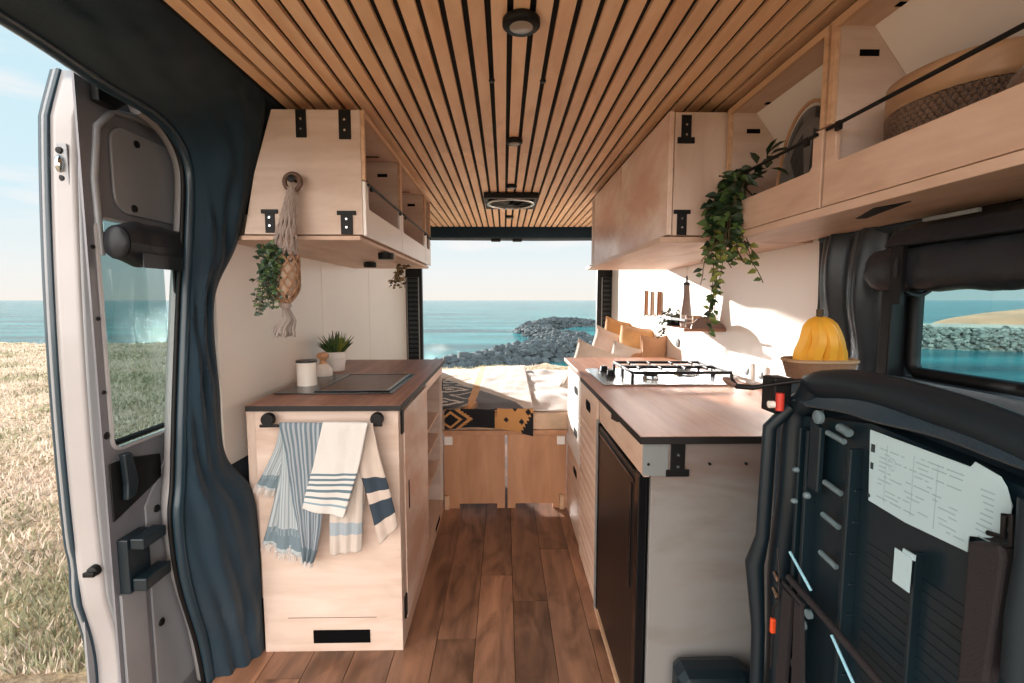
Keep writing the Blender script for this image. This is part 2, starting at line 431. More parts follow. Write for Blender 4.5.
# ---------------------------------------------------------------- van shell (the setting)
PW = .146
mb = MB()
R2 = random.Random(3)
seams = {0: 1.90, -1: 2.09, -2: 1.68, 1: 2.32, -3: 2.48, 2: 1.72, -4: 1.3, 3: 2.6, -5: 2.2, -6: 1.5, 4: 1.4, 5: 2.2, 6: 1.7, -7: 2.4}
for k in range(-7, 7):
    x0 = .037 + PW * k; s0 = seams.get(k, 2)
    ys = sorted([s0 + 1.25 * j for j in range(-3, 4)])
    for a, b2 in zip(ys[:-1], ys[1:]):
        a2, b3 = max(a, -.4), min(b2, 4.72)
        if b3 > a2 + .02: mb.box(x0 + .0012, x0 + PW - .0012, a2 + .0012, b3 - .0012, -.02, 0, 0)
mb.box(-.99, 1.06, -.4, 4.74, -.06, -.004, 1)
struct(mb.build('floor', ['floor', 'black_back']), 'brown oak plank floor of the van aisle')

mb = MB()
for k in range(-15, 16):
    xc = .0415 + k * .052
    mb.box(xc - .0185, xc + .0185, -.3, 2.20, 1.945, 1.957, 0); mb.box(xc - .0185, xc + .0185, 2.2015, 4.36, 1.945, 1.957, 0)
mb.box(-.785, .865, -.3, 4.38, 1.957, 1.975, 1)
struct(mb.build('ceiling', ['ceil', 'black_back']), 'slatted wooden ceiling with black gaps')
mb = MB(); mb.box(-1.05, 1.15, -.3, 4.72, 1.985, 2.02, 0)
struct(mb.build('trim_roof', 'lining'), 'van roof above the slats')

# side walls: dark lining behind, white panels in front
mb = MB()
mb.box(-1.06, -.985, 1.66, 4.72, -.3, 1.985)
struct(mb.build('wall_left', 'lining'), 'left van side behind the white panels')
for i, (a, b2) in enumerate(((1.60, 2.52), (2.524, 3.39), (3.394, 4.66))):
    mb = MB(); zb = .70 if i == 0 else .62
    mb.prism([(a, zb), (b2, zb - .02), (b2, 1.60), (a + .12, 1.60), (a + .10, 1.555), (a + .05, 1.545), (a, 1.545)] if i == 0 else [(a, zb), (b2, zb), (b2, 1.6), (a, 1.6)], 0, -.985, -.965)
    struct(mb.build('wall_left_panel', 'white', bevel=.003), 'white lining panel on the left wall')
mb = MB()
# right wall with a window opening Y .30..1.16, z 1.11..1.62
mb.box(1.10, 1.16, -.3, 4.72, -.3, 1.03); mb.box(1.10, 1.16, -.3, 4.72, 1.62, 1.985)
mb.box(1.10, 1.16, 1.42, 4.72, 1.03, 1.62); mb.box(1.10, 1.16, -.3, .2, 1.03, 1.62)
struct(mb.build('wall_right', 'lining'), 'right van side behind the panels')
for i, (a, b2) in enumerate(((1.50, 2.75), (2.754, 4.66))):
    mb = MB(); mb.box(1.07, 1.085, a, b2, .60, 1.60)
    struct(mb.build('wall_right_panel', 'white', bevel=.003), 'white lining panel on the right wall')

# rear frame
mb = MB()
mb.prism([(-.80, 1.985), (-.765, 1.985), (.865, 1.985), (.95, 1.985), (.95, 1.86), (.90, 1.852), (.3, 1.848), (-.74, 1.852), (-.80, 1.86)], 1, 4.42, 4.62)
hd = struct(mb.build('trim_rear_header', 'lining', bevel=.015), 'dark header above the open rear doors')
for xx in (-.075, .125):
    struct(bx(xx - .045, xx + .045, 4.44, 4.50, 1.825, 1.85).build('latch', 'black', hd, bevel=.006))
for nm, x0, x1 in (('left', -1.0, -.81), ('right', .925, 1.10)):
    mb = MB(); mb.box(x0, x1, 4.67, 4.74, -.1, 1.9)
    p = struct(mb.build('trim_rear_pillar_' + nm, 'black', bevel=.01), 'dark rear pillar at the open doorway')
    mb = MB()
    for k in range(17):
        z = .72 + k * .046
        mb.box(x0 + .06, x1 - .045, 4.655, 4.668, z, z + .022)
    struct(mb.build('vent_slats', 'dark_plastic2', p, bevel=.003))
    mb = MB(); a, b2 = (x0 + .045, x1 - .03)
    mb.tube([(a, 4.66, .69), (a, 4.66, 1.50), (b2, 4.66, 1.50), (b2, 4.66, .69)], .006, 6)
    struct(mb.build('vent_frame', 'alu', p))
struct(bx(-.81, .925, 4.76, 4.86, -.30, -.02).build('trim_rear_sill', 'black', bevel=.01))

# door opening on the left: fabric loft between rubber seal and panels
seal = [(-.99, -.3, 1.86), (-.99, .5, 1.855), (-1.0, 1.004, 1.844), (-1.0, 1.233, 1.820), (-1.0, 1.399, 1.812), (-1.0, 1.50, 1.775), (-1.0, 1.555, 1.68), (-1.0, 1.535, 1.48), (-1.0, 1.50, 1.28), (-1.0, 1.455, .971), (-1.0, 1.424, .727), (-1.0, 1.404, .608), (-1.0, 1.420, .409), (-1.0, 1.483, .157), (-1.0, 1.515, -.05)]
inner = [(-.78, -.3, 1.962), (-.78, .5, 1.962), (-.782, 1.004, 1.962), (-.782, 1.27, 1.962), (-.785, 1.45, 1.962), (-.785, 1.58, 1.96), (-.80, 1.64, 1.88), (-.90, 1.64, 1.50), (-.97, 1.595, 1.28), (-.97, 1.595, .971), (-.965, 1.60, .75), (-.90, 1.635, .608), (-.885, 1.64, .409), (-.885, 1.64, .157), (-.885, 1.64, -.05)]
def fab(u, v):
    a = curve(seal, v); b = curve(inner, v)
    p = a.lerp(b, u)
    k = math.sin(PI * u)
    # drape the cloth a little away from the body, with creases
    out = Vector((.035, -.03, -.01)) * k
    cr_ = (N(p.y * 6 + p.z * 3, p.z * 7, u * 3) * .03 + N(p.y * 18, p.z * 9 + u * 6, 4) * .010 + .008 * math.sin(26 * (p.z * .5 + p.y + u * .7))) * k
    return p + out + Vector((.8, -.6, 0)) * cr_
mb = MB().grid(fab, 22, 150)
struct(mb.build('trim_pillar_cover', 'lining', solid=.004), 'creased black fabric over the door pillar and header')
mb = MB(); mb.tube([curve(seal, i / 110) for i in range(111)], .017, 10)
sl = struct(mb.build('trim_door_seal', 'rubber'), 'rubber seal around the side door opening')
mb = MB(); mb.tube([curve(seal, i / 110) + Vector((-.012, -.017, .004)) for i in range(111)], .007, 8)
struct(mb.build('seal_lip', 'black', sl))
mb = MB()
mb.tube([curve(seal, i / 110) + Vector((-.05, .045, .02)) for i in range(30, 111)], .026, 8)
struct(mb.build('trim_door_frame', 'paint'), 'painted body edge behind the door seal')

# right side: dark lining with window, post and ledge
mb = MB()
mb.box(1.02, 1.04, -.25, 1.49, -.02, 1.09)
mb.box(1.02, 1.035, 1.165, 1.49, 1.09, 1.62)
mb.prism([(.99, 1.468), (1.095, 1.40), (1.095, 1.62), (1.02, 1.62), (1.02, 1.471), (.99, 1.471)], 1, -.25, 1.49)
struct(mb.build('wall_right_lining', 'lining', bevel=.012), 'dark fabric lining around the side window')
mb = MB()
fr = [(1.165, 1.12), (1.165, 1.60), (.22, 1.60), (.22, 1.12)]
pts = [(1.03, y, z) for y, z in [(1.14, 1.098), (1.158, 1.115), (1.16, 1.14), (1.16, 1.60), (.22, 1.60), (.22, 1.13), (.25, 1.11)]]
mb.tube(pts, .016, 8, closed=True)
wf = struct(mb.build('window_1', 'black'), 'dark framed side window looking on water and breakwater')
struct(bx(1.105, 1.11, .20, 1.42, 1.03, 1.62).build('pane', 'winglass2', wf))
struct(bx(.975, 1.02, 1.17, 1.205, 1.07, 1.34).build('window_track', 'black', wf, bevel=.004))
mb = MB()
mb.prism([(.715, .0), (1.018, .0), (1.018, 1.085), (.97, 1.09), (.88, 1.085), (.74, 1.08), (.715, 1.05)], 1, .2, 1.212)
struct(mb.build('trim_ledge', 'lining', bevel=.02), 'dark padded ledge under the side window')

# satin curtain hanging on the pillar
def cur(u, v):
    y = 1.50 - .30 * u; z = 1.535 - .53 * v
    f = .012 * math.sin(u * 15 + .5 * math.sin(v * 3)) + .006 * math.sin(u * 31 + v * 1.5) + .022 * N(u * 4, v * 2.2, 1) 
    pinch = .02 * math.sin(PI * min(1, v * 1.3)) * math.sin(u * PI)
    return (1.0 - .0 + f - pinch, y, z - .02 * u)
mb = MB().grid(cur, 60, 40)
tag(mb.build('curtain', 'fab_satin', solid=.003), 'creased black satin curtain hanging between white wall panel and side window', 'curtain')

# rolled blind above window
b = thing('rolled_blind', 'rolled up dark padded blind strapped above the side window', 'blind', (.93, .7, 1.30))
def roll(u, v):
    y = 1.165 - .95 * u; a = 2 * PI * v
    e = min(1, (u / .035) ** .5) if u < .035 else 1
    rz = .052 * (.7 + .3 * e); rx = .042
    w_ = 1 + .16 * N(u * 14, math.cos(a) * 1.5, math.sin(a) * 1.5) + .05 * N(u * 50, math.cos(a) * 3, math.sin(a) * 3)
    return (.935 + rx * math.cos(a) * w_, y, 1.352 + rz * math.copysign(abs(math.sin(a)) ** .7, math.sin(a)) * (1 + (w_ - 1) * .5))
mb = MB().grid(roll, 80, 28)
mb.ell((.935, 1.163, 1.352), (.042, .012, .05), 16, 8)
mb.build('roll', 'blind', b)
mb = MB()
mb.prism([(.885, 1.40), (.915, 1.44), (1.0, 1.475), (1.0, 1.40)], 1, .22, 1.11)
mb.build('top_flap', 'blind', b, bevel=.012)
for yy in (1.055, .50):
    mb = MB().tube([(.935 + .05 * math.cos(t), yy, 1.352 + .062 * math.sin(t)) for t in [2 * PI * i / 20 for i in range(20)]], .006, 6, closed=True)
    mb.box(.884, .892, yy - .016, yy + .016, 1.27, 1.40)
    mb.build('strap', 'black', b)
mb = MB().box(.905, .912, .90, 1.02, 1.448, 1.456)
mb.build('zip', 'alu', b)

# ---------------------------------------------------------------- ceiling lights and fan
def puck(x, y, r, label, name='ceiling_light'):
    t = thing(name, label, 'ceiling light' if name == 'ceiling_light' else 'fitting', (x, y, 1.93))
    MB().lathe([(r * .9, -.004), (r, .0), (r, .012), (r * .95, .0145)][::-1], (x, y, 1.93), 32).build('ring', 'black', t)
    MB().lathe([(.001, -.009), (r * .45, -.008), (r * .62, -.004), (r * .62, .0)], (x, y, 1.93), 28).build('lens', 'lens', t)
    return t
puck(.042, 1.18, .045, 'round black puck light on the ceiling nearest the camera, largest of its row')
puck(.044, 2.018, .034, 'small round puck light on the ceiling midway along the slats')
puck(.043, 2.80, .034, 'small round puck light on the ceiling just before the roof fan')
puck(.043, 3.80, .034, 'smallest ceiling puck light beyond the roof fan, above the bed')
f = thing('roof_fan', 'square black roof fan with pale round rim set in the slatted ceiling', 'fan', (.045, 3.16, 1.90))
mb = MB()
for a in ((-.125, -.10, 2.99, 3.33), (.19, .215, 2.99, 3.33), (-.125, .215, 2.975, 3.01), (-.125, .215, 3.315, 3.345)): mb.box(a[0], a[1], a[2], a[3], 1.91, 1.944)
mb.build('frame', 'black', f, bevel=.004)
MB().tube([(.045 + .15 * math.cos(t), 3.16 + .15 * math.sin(t), 1.912) for t in [2 * PI * i / 40 for i in range(40)]], .011, 8, closed=True).build('rim', 'steel', f)
MB().lathe([(.14, .0), (.138, .02)], (.045, 3.16, 1.918), 36).build('grille', 'rim', f)
mb = MB()
for k in range(6):
    a = k * PI / 3; T = Matrix.Translation((.045, 3.16, 1.908)) @ Matrix.Rotation(a, 4, 'Z') @ Matrix.Rotation(.3, 4, 'X')
    mb.box(.02, .125, -.025, .025, -.001, .001, T=T)
mb.lathe([(.02, -.008), (.02, .01)], (.045, 3.16, 1.908), 16)
mb.build('blades', 'black', f)
for (x, y, l) in ((-.036, 1.489, 'left'), (.119, 1.489, 'right')):
    s_ = thing('ceiling_socket', 'tiny black screw cap in the ceiling gap %s of the centre line' % l, 'cap', (x, y, 1.94))
    MB().lathe([(.008, 0), (.0095, .004), (.0095, .006)], (x, y, 1.938), 14).build('cap_ring', 'black', s_)
    MB().lathe([(.004, -.001), (.004, .001)], (x, y, 1.9375), 10).build('cap_screw', 'rim', s_)

# ---------------------------------------------------------------- wall cabinets
Z0, Z1, TH = 1.50, 1.905, .015
def side_poly(side, xf):
    """side panel outline (x,z); the outer top corner follows the roof curve"""
    if side < 0: return [(-.872, Z0), (xf, Z0), (xf, Z1), (-.765, Z1), (-.83, 1.70)]
    return [(.985, Z0), (xf, Z0), (xf, Z1 + .01), (.86, Z1 + .01), (.955, 1.80), (.985, 1.70)]
def open_cab(side, xf, y0, y1, label, near_mat='ply_x', slots=True):
    xb = -.865 if side < 0 else .98
    t = thing('wall_cabinet', label, 'cabinet', ((xf + xb) / 2, (y0 + y1) / 2, Z0))
    MB().prism(side_poly(side, xf), 1, y0, y0 + TH).build('side_panel', near_mat, t, bevel=.001)
    MB().prism(side_poly(side, xf), 1, y1 - TH, y1).build('side_panel', 'ply_x', t, bevel=.001)
    MB().box(xf, xb, y0 + TH, y1 - TH, Z0, Z0 + TH).build('bottom_panel', 'ply_y', t)
    xt = -.768 if side < 0 else .86
    MB().box(xf, xt, y0 + TH, y1 - TH, Z1 - TH, Z1).build('top_panel', 'ply_y', t)
    if side < 0: pl = [(-.872, Z0 + TH), (-.862, Z0 + TH), (-.82, 1.70), (-.755, Z1 - TH), (-.768, Z1 - TH), (-.832, 1.70)]
    else: pl = [(.985, Z0 + TH), (.975, Z0 + TH), (.975, 1.69), (.985, 1.69)]
    MB().prism(pl, 1, y0 + TH, y1 - TH).build('back_panel', 'ply_y', t)
    if side > 0: MB().prism([(.828, Z1 - TH - .001), (.930, 1.755), (.936, 1.762), (.842, Z1 - TH - .001)][::-1], 1, y0 + TH + .001, y1 - TH - .001).prism([(.930, 1.755), (.974, 1.69), (.984, 1.692), (.940, 1.765)], 1, y0 + TH + .001, y1 - TH - .001).build('sloped_board', 'board_pale', t)
    # front frame: lip with raised ends and a thin top rail
    s = side
    x_in = xf + s * TH
    poly = [(y0, Z0 - .004), (y1, Z0 - .004), (y1, Z0 + .175), (y1 - .025, Z0 + .178), (y1 - .035, Z0 + .165), (y1 - .035, Z0 + .10), (y1 - .045, Z0 + .09), (y0 + .045, Z0 + .09), (y0 + .035, Z0 + .10), (y0 + .035, Z0 + .165), (y0 + .025, Z0 + .178), (y0, Z0 + .175)]
    MB().prism(poly, 0, xf - s * .012, xf - s * .001).build('front_lip', 'white_paint' if side < 0 else 'ply_y', t, bevel=.0015)
    MB().box(xf - s * .012, xf - s * .001, y0, y0 + .014, Z0 + .18, Z1).box(xf - s * .012, xf - s * .001, y1 - .014, y1, Z0 + .18, Z1).box(xf - s * .012, xf - s * .001, y0 + .014, y1 - .014, Z1 - .018, Z1).build('front_frame', 'ply_edge', t)
    xr = xf - s * .018
    rl = MB().tube([(xr, y0 + .012, Z0 + .167), (xr, y1 - .012, Z0 + .167)], .0045, 8).build('guard_rail', 'black', t)
    for yy in (y0 + .05, y1 - .05):
        MB().box(xr - .004, xr + .004, yy - .008, yy + .008, Z0 + .152, Z0 + .172).build('rail_clip', 'black', rl, bevel=.001)
    if slots:
        xs = xf + s * .066
        MB().box(xs - .022, xs + .022, y1 - TH - .0015, y1 - TH - .0002, 1.825, 1.839).build('slot', 'slot', t)
        MB().box(xf + s * .06, xf + s * .13, y1 - .10, y1 - .085, Z1 - TH - .0015, Z1 - TH - .0002).build('slot', 'slot', t)
    return t
cl = open_cab(-1, -.475, 1.62, 2.175, 'open plywood wall cabinet on the left, nearest, with macrame plant hung on its end')
open_cab(-1, -.475, 2.18, 2.83, 'open plywood wall cabinet on the left, middle unit with small jars inside')
open_cab(-1, -.475, 2.835, 3.02, 'narrow open plywood wall cabinet on the left, farthest, at the rear opening', slots=False)
open_cab(1, .754, 1.118, 1.60, 'open plywood wall cabinet on the right holding dark patterned cloth, trailing plant at its end')
open_cab(1, .754, .42, 1.108, 'open plywood wall cabinet at upper right holding a round basket')
# near-end brackets on left cabinet
def bracket(x0, x1, z0, z1, y, parent, flare='both', name='bracket'):
    mb = MB().box(x0, x1, y - .004, y, z0, z1)
    if flare in ('top', 'both'): mb.box(x0 - .012, x1 + .012, y - .005, y, z1 - .014, z1)
    if flare in ('bottom',): mb.box(x0 - .012, x1 + .012, y - .005, y, z0, z0 + .02)
    o = mb.build(name, 'black', parent, bevel=.0015)
    s2 = MB()
    for zz in (z0 + (z1 - z0) * .3, z0 + (z1 - z0) * .65): s2.lathe([(.004, 0), (.004, -.003)], ((x0 + x1) / 2, y - .004, zz), 8, axis=1)
    s2.build('screw', 'steel', o)
    return o
bracket(-.686, -.651, 1.815, 1.905, 1.62, cl, 'none'); bracket(-.545, -.505, 1.81, 1.905, 1.62, cl, 'none')
bracket(-.800, -.768, 1.505, 1.582, 1.62, cl, 'top'); bracket(-.548, -.508, 1.50, 1.578, 1.62, cl, 'top')
# closed cabinet on the right
t = thing('wall_cabinet', 'closed plywood wall cabinet on the right with two swirl grained doors', 'cabinet', (.75, 2.3, Z0))
cr_t = t
pr = [(.985, Z0), (.575, Z0), (.575, Z1), (.86, Z1), (.955, 1.80), (.985, 1.70)]
MB().prism(pr, 1, 1.62, 1.635).build('side_panel', 'ply_z', t, bevel=.001)
MB().prism(pr, 1, 3.005, 3.02).build('side_panel', 'ply_z', t, bevel=.001)
MB().box(.575, .98, 1.635, 3.005, Z0, Z0 + TH).build('bottom_panel', 'ply_y', t)
MB().box(.575, .86, 1.635, 3.005, Z1 - TH, Z1).build('top_panel', 'ply_y', t)
MB().prism([(.985, Z0 + TH), (.97, Z0 + TH), (.97, 1.70), (.945, 1.79), (.855, Z1 - TH), (.87, Z1 - TH), (.958, 1.80), (.985, 1.70)], 1, 1.635, 3.005).build('back_panel', 'ply_y', t)
MB().box(.5735, .5745, 1.63, 3.01, Z0 + .02, Z1 - .02).build('door_reveal', 'slot', t)
for a, b2 in ((1.625, 2.272), (2.283, 2.925)):
    MB().box(.556, .573, a, b2, Z0 + .002, Z1 + .005).build('door', 'ply_door', t, bevel=.002)
MB().box(.556, .573, 2.936, 3.015, Z0 + .002, Z1).build('end_strip', 'ply_z', t, bevel=.001)
bracket(.594, .628, 1.803, 1.895, 1.62, t, 'bottom'); bracket(.588, .622, 1.50, 1.585, 1.62, t, 'top')

# long boards under the cabinets
mb = MB().prism([(1.625, -.972), (1.625, -.49), (3.06, -.49), (3.06, -.972)][::-1], 2, 0, .001)
MBb = MB().prism([(-.885, 1.626), (-.487, 1.626), (-.487, 3.08), (-.963, 3.08), (-.963, 1.70)], 2, 1.482, 1.497)
bo = tag(MBb.build('shelf_board', 'ply_y', bevel=.002), 'long thin plywood board under the left wall cabinets', 'board')
MBb = MB().box(.535, 1.066, 1.626, 3.10, 1.476, 1.496)
tag(MBb.build('shelf_board', 'ply_y', bevel=.002), 'thin plywood board under the closed right wall cabinet', 'board')
MBb = MB().box(.742, 1.0, .36, 1.60, 1.474, 1.4945)
sb = tag(MBb.build('shelf_board', 'ply_y', bevel=.002), 'plywood board under the open right wall cabinets, above the curtain', 'board')
MB().prism([(.80, .93), (.83, 1.03), (.86, 1.12), (.84, 1.13), (.78, 1.0)], 2, 1.4725, 1.474).build('slot', 'black', sb)
lights = [(-0.710,2.529,1.470),(-0.500,2.025,1.470)]
for (x, y, z), l in zip(lights, ('nearer the camera, of two under the left wall cabinets', 'farther back, of two under the left wall cabinets')):
    t = thing('spot_light', 'small black round spot light ' + l, 'light', (x, y, 1.45))
    MB().lathe([(.030, 0), (.033, .004), (.033, .026)], (x, y, 1.4515), 24).build('housing', 'black', t)
    MB().lathe([(.020, 0), (.022, .001)], (x, y, 1.4495), 20).build('lens', 'lens', t)

# ---------------------------------------------------------------- left base cabinet (sink unit)
c = thing('base_cabinet', 'pale plywood sink cabinet on the left with towels hung on its end', 'cabinet', (-.62, 2.25, 0))
LC = c
y = 1.624
mb = MB().prism([(-.871, 0), (-.371, 0), (-.371, .8945), (-.871, .8945)], 1, y, y + .016)
mb.build('end_panel', 'ply_x', c, bevel=.002)
mb = MB().prism([(-.835, .885 - .02), (-.405, .885 - .02), (-.405, .885 - .012), (-.835, .885 - .012)], 1, y - .002, y + .001)
MB().box(-.695, -.49, y - .003, y - .0002, .034, .083).build('vent_slot', 'slot', c)
MB().box(-.785, -.465, y - .0008, y - .0001, .1295, .1315).build('panel_seam', 'wicker_d', c)
MB().box(-.915, -.873, y + .03, y + .046, .19, .8945).build('side_strip', 'ply_z', c)
MB().box(-.387, -.371, 1.641, 1.70, 0, .8945).build('stile', 'ply_z', c)
MB().box(-.387, -.371, 1.70, 2.79, 0, .068).build('plinth', 'ply_y', c, bevel=.001)
pl = MB().box(-.371, -.3705, 2.45, 2.62, .02, .05).build('plinth_slot', 'slot', c)
MB().box(-.387, -.372, 1.70, 2.205, .072, .875).box(-.3875, -.3715, 2.205, 2.2065, .072, .875)
d = MB().box(-.385, -.367, 1.703, 2.205, .072, .872).build('door', 'pinkish' if False else 'ply_door', c, bevel=.002)
MB().prism([(1.752, .478), (1.772, .478), (1.772, .59), (1.752, .59)], 0, -.3675, -.3665).build('handle_slot', 'slot', d)
MB().box(-.387, -.371, 2.208, 2.235, .068, .8945).build('stile', 'ply_z', c)
MB().box(-.387, -.371, 2.235, 2.77, .845, .8945).build('top_rail', 'ply_y', c)
MB().box(-.387, -.371, 2.77, 2.79, .068, .8945).build('stile', 'ply_z', c)
MB().box(-.86, -.388, 2.777, 2.79, .068, .8945).build('far_panel', 'ply_x', c)
MB().box(-.86, -.388, 2.208, 2.222, .068, .8945).build('divider', 'ply_x', c)
MB().box(-.872, -.862, 1.645, 2.79, .0, .8945).build('back_panel', 'ply_y', c)
MB().box(-.86, -.388, 2.224, 2.776, .055, .068).build('niche_floor', 'ply_y', c)
for zz in (.60, .47, .30):
    MB().box(-.86, -.392, 2.224, 2.776, zz, zz + .012).build('shelf', 'ply_y', c, bevel=.001)
for zz in (.80, .10):
    MB().box(-.3715, -.364, 1.655, 1.685, zz, zz + .085).build('hinge', 'black', c, bevel=.002)
MB().box(-.371, -.366, 2.772, 2.787, .74, .80).build('hinge', 'black', c, bevel=.002)
# worktop
mb = MB()
mb.prism([(-.893, 1.612), (-.8125, 1.612), (-.8125, 2.865), (-.955, 2.865)], 2, .9035, .917, 0)
for k in range(6):
    x0 = -.812 + k * .0752
    mb.box(x0, x0 + .0748, 1.612, 2.865, .9035, .917, 0)
mb.prism([(-.894, 1.6095), (-.3600, 1.6095), (-.3600, 2.8675), (-.956, 2.8675)], 2, .8965, .9155, 1)
wl = tag(mb.build('worktop', ['walnut', 'walnut_edge']), 'dark walnut worktop with inset sink over the left base cabinet', 'worktop')
s_ = thing('sink', 'black framed sink with wooden insert board in the dark worktop', 'sink', (-.66, 2.03, .917))
def quadframe(x0, x1, y0, y1, wd, z0, z1):
    m = MB()
    m.box(x0, x1, y0, y0 + wd, z0, z1); m.box(x0, x1, y1 - wd, y1, z0, z1)
    m.box(x0, x0 + wd, y0 + wd, y1 - wd, z0, z1); m.box(x1 - wd, x1, y0 + wd, y1 - wd, z0, z1); return m
MB().box(-.890, -.432, 1.80, 2.27, .9175, .9215).build('glass_plate', 'sink_glass', s_, bevel=.002)
quadframe(-.745, -.452, 1.83, 2.25, .014, .922, .927).build('basin_rim', 'black_gloss', s_, bevel=.002)
MB().box(-.730, -.467, 1.845, 2.235, .922, .9245).build('insert_board', 'board', s_)
# towel rail
r = thing('towel_rail', 'black towel rail with two round knobs on the cabinet end panel', 'rail', (-.635, 1.60, .85))
for xx in (-.806, -.436):
    MB().lathe([(.021, -.012), (.0225, -.004), (.0225, .006), (.008, .012), (.008, .03)], (xx, 1.591, .874), 24, axis=1).build('knob', 'black', r)
MB().tube([(-.832, 1.585, .852), (-.418, 1.585, .854)], .0055, 8).build('bar', 'black', r)

# towels -------------------------------------------------
def towel(parent, left, right, y0, mat, folds=3, amp=.010, nm='cloth', nu=26, nv=44, ph=0, thick=.0028, droop=0):
    def fn(u, v):
        a = curve(left, v); b2 = curve(right, v); p = a.lerp(b2, u)
        yy = y0 + amp * math.sin(PI * 2 * folds * u + ph + v * 1.3) * (.25 + .75 * v) - droop * v + .004 * N(p.x * 30, p.z * 14, ph)
        if v < .06: yy += (.06 - v) / .06 * .006
        return (p.x, yy, p.z)
    mb = MB().grid(fn, nu, nv)
    return mb.build(nm, mat, parent, solid=thick)
def fringe(parent, p, q, y0, L, n, mat, down=(0, 0, -1), amp=.006):
    mb = MB(); p = Vector(p); q = Vector(q); d = Vector(down).normalized()
    for i in range(n):
        a = p.lerp(q, (i + .5) / n); a.y = y0 + amp * math.sin(i * .9)
        l = L * R.uniform(.75, 1.1)
        mb.tube([a + d * -.004, a + d * l * .5 + Vector((R.uniform(-.003, .003), -.001, 0)), a + d * l + Vector((R.uniform(-.004, .004), R.uniform(-.003, .003), 0))], [.0022, .002, .0008], 5)
    return mb.build('fringe', mat, parent)
M['tw_a'] = stripes('blue_striped_towel', (150, 154, 158), [(.80, .985, (104, 118, 126))], fine=(9, (98, 114, 124), .5, 0, .80))
M['tw_a2'] = stripes('blue_pale_towel', (168, 174, 176), [(.74, .93, (110, 126, 134))], fine=(8, (134, 146, 152), .35, 0, .8))
M['tw_b'] = stripes('white_blue_striped_towel', (202, 197, 192), [(.455, .488, (96, 116, 126)), (.525, .56, (96, 116, 126)), (.60, .635, (96, 116, 126)), (.68, .715, (96, 116, 126)), (.77, .80, (96, 116, 126)), (.85, .875, (128, 150, 160))])
M['tw_c'] = stripes('beige_dark_striped_towel', (190, 174, 162), [(.55, .66, (52, 62, 72)), (.73, .85, (52, 62, 72)), (.90, .94, (190, 172, 160))])
M['tw_c2'] = stripes('pale_grey_towel', (192, 180, 170), [(.70, .80, (150, 160, 166))])
ta = thing('towel', 'grey blue pinstriped fringed towel, left of three on the rail', 'towel', (-.76, 1.57, .55))
A = lambda *a: None
# back left flap
L1 = [(-0.763,1.575,0.861),(-0.790,1.575,0.771),(-0.828,1.575,0.694),(-0.861,1.575,0.638)]
R1 = [(-0.726,1.575,0.861),(-0.736,1.575,0.771),(-0.763,1.575,0.694),(-0.797,1.575,0.617)]
towel(ta, L1, R1, 1.592, 'tw_a2', 2, .004, 'left_fold', ph=1)
fringe(ta, L1[-1], R1[-1], 1.592, .030, 18, 'linen', (-.45, 0, -1))
L2 = [(-0.747,1.570,0.863),(-0.767,1.570,0.703),(-0.813,1.570,0.526),(-0.841,1.570,0.437)]
R2 = [(-0.690,1.570,0.862),(-0.690,1.570,0.702),(-0.703,1.570,0.525),(-0.722,1.570,0.411)]
towel(ta, L2, R2, 1.583, 'tw_a2', 3, .005, 'middle_fold', ph=2)
fringe(ta, L2[-1], R2[-1], 1.583, .034, 26, 'linen', (-.5, 0, -1))
L3 = [(-0.758,1.565,0.868),(-0.742,1.565,0.774),(-0.725,1.565,0.599),(-0.707,1.565,0.456),(-0.700,1.565,0.381)]
R3 = [(-0.607,1.565,0.867),(-0.612,1.565,0.739),(-0.622,1.565,0.563),(-0.643,1.565,0.438),(-0.663,1.565,0.373)]
L4 = [(-0.750,1.568,0.863),(-0.763,1.568,0.704),(-0.781,1.568,0.527),(-0.793,1.568,0.409)]
R4 = [(-0.703,1.568,0.863),(-0.696,1.568,0.703),(-0.689,1.568,0.526),(-0.687,1.568,0.390)]
towel(ta, L4, R4, 1.575, 'tw_a2', 2, .005, 'inner_fold', ph=.5)
fringe(ta, L4[-1], R4[-1], 1.575, .030, 22, 'linen', (-.25, 0, -1))
towel(ta, L3, R3, 1.564, 'tw_a', 3, .006, 'front_fold', ph=0)
fringe(ta, L3[-1], R3[-1], 1.564, .022, 16, 'linen', (-.1, 0, -1))
tb = thing('towel', 'white towel with thin blue bands, middle one on the rail', 'towel', (-.62, 1.55, .6))
L = [(-0.605,1.550,0.874),(-0.640,1.550,0.734),(-0.667,1.550,0.647),(-0.686,1.550,0.574)]
Rr = [(-0.455,1.550,0.870),(-0.486,1.550,0.733),(-0.512,1.550,0.646),(-0.545,1.550,0.544)]
towel(tb, L, Rr, 1.549, 'tw_b', 1.5, .004, 'front_fold', ph=.3, thick=.006)
L = [(-0.582,1.560,0.868),(-0.591,1.560,0.706),(-0.604,1.560,0.530),(-0.608,1.560,0.393)]
Rr = [(-0.472,1.560,0.868),(-0.483,1.560,0.705),(-0.491,1.560,0.529),(-0.498,1.560,0.410)]
towel(tb, L, Rr, 1.575, 'tw_c2', 3, .005, 'back_fold', ph=.3)
tcw = thing('towel', 'beige towel with two dark bands, right of three on the rail', 'towel', (-.49, 1.57, .6))
L = [(-0.485,1.560,0.864),(-0.508,1.560,0.775),(-0.472,1.560,0.617),(-0.432,1.560,0.435)]
Rr = [(-0.445,1.560,0.864),(-0.424,1.560,0.757),(-0.393,1.560,0.634),(-0.366,1.560,0.503)]
towel(tcw, L, Rr, 1.566, 'tw_c', 1.5, .005, 'front_fold', ph=2.0)
L = [(-0.495,1.560,0.864),(-0.517,1.560,0.705),(-0.531,1.560,0.564),(-0.564,1.560,0.501)]
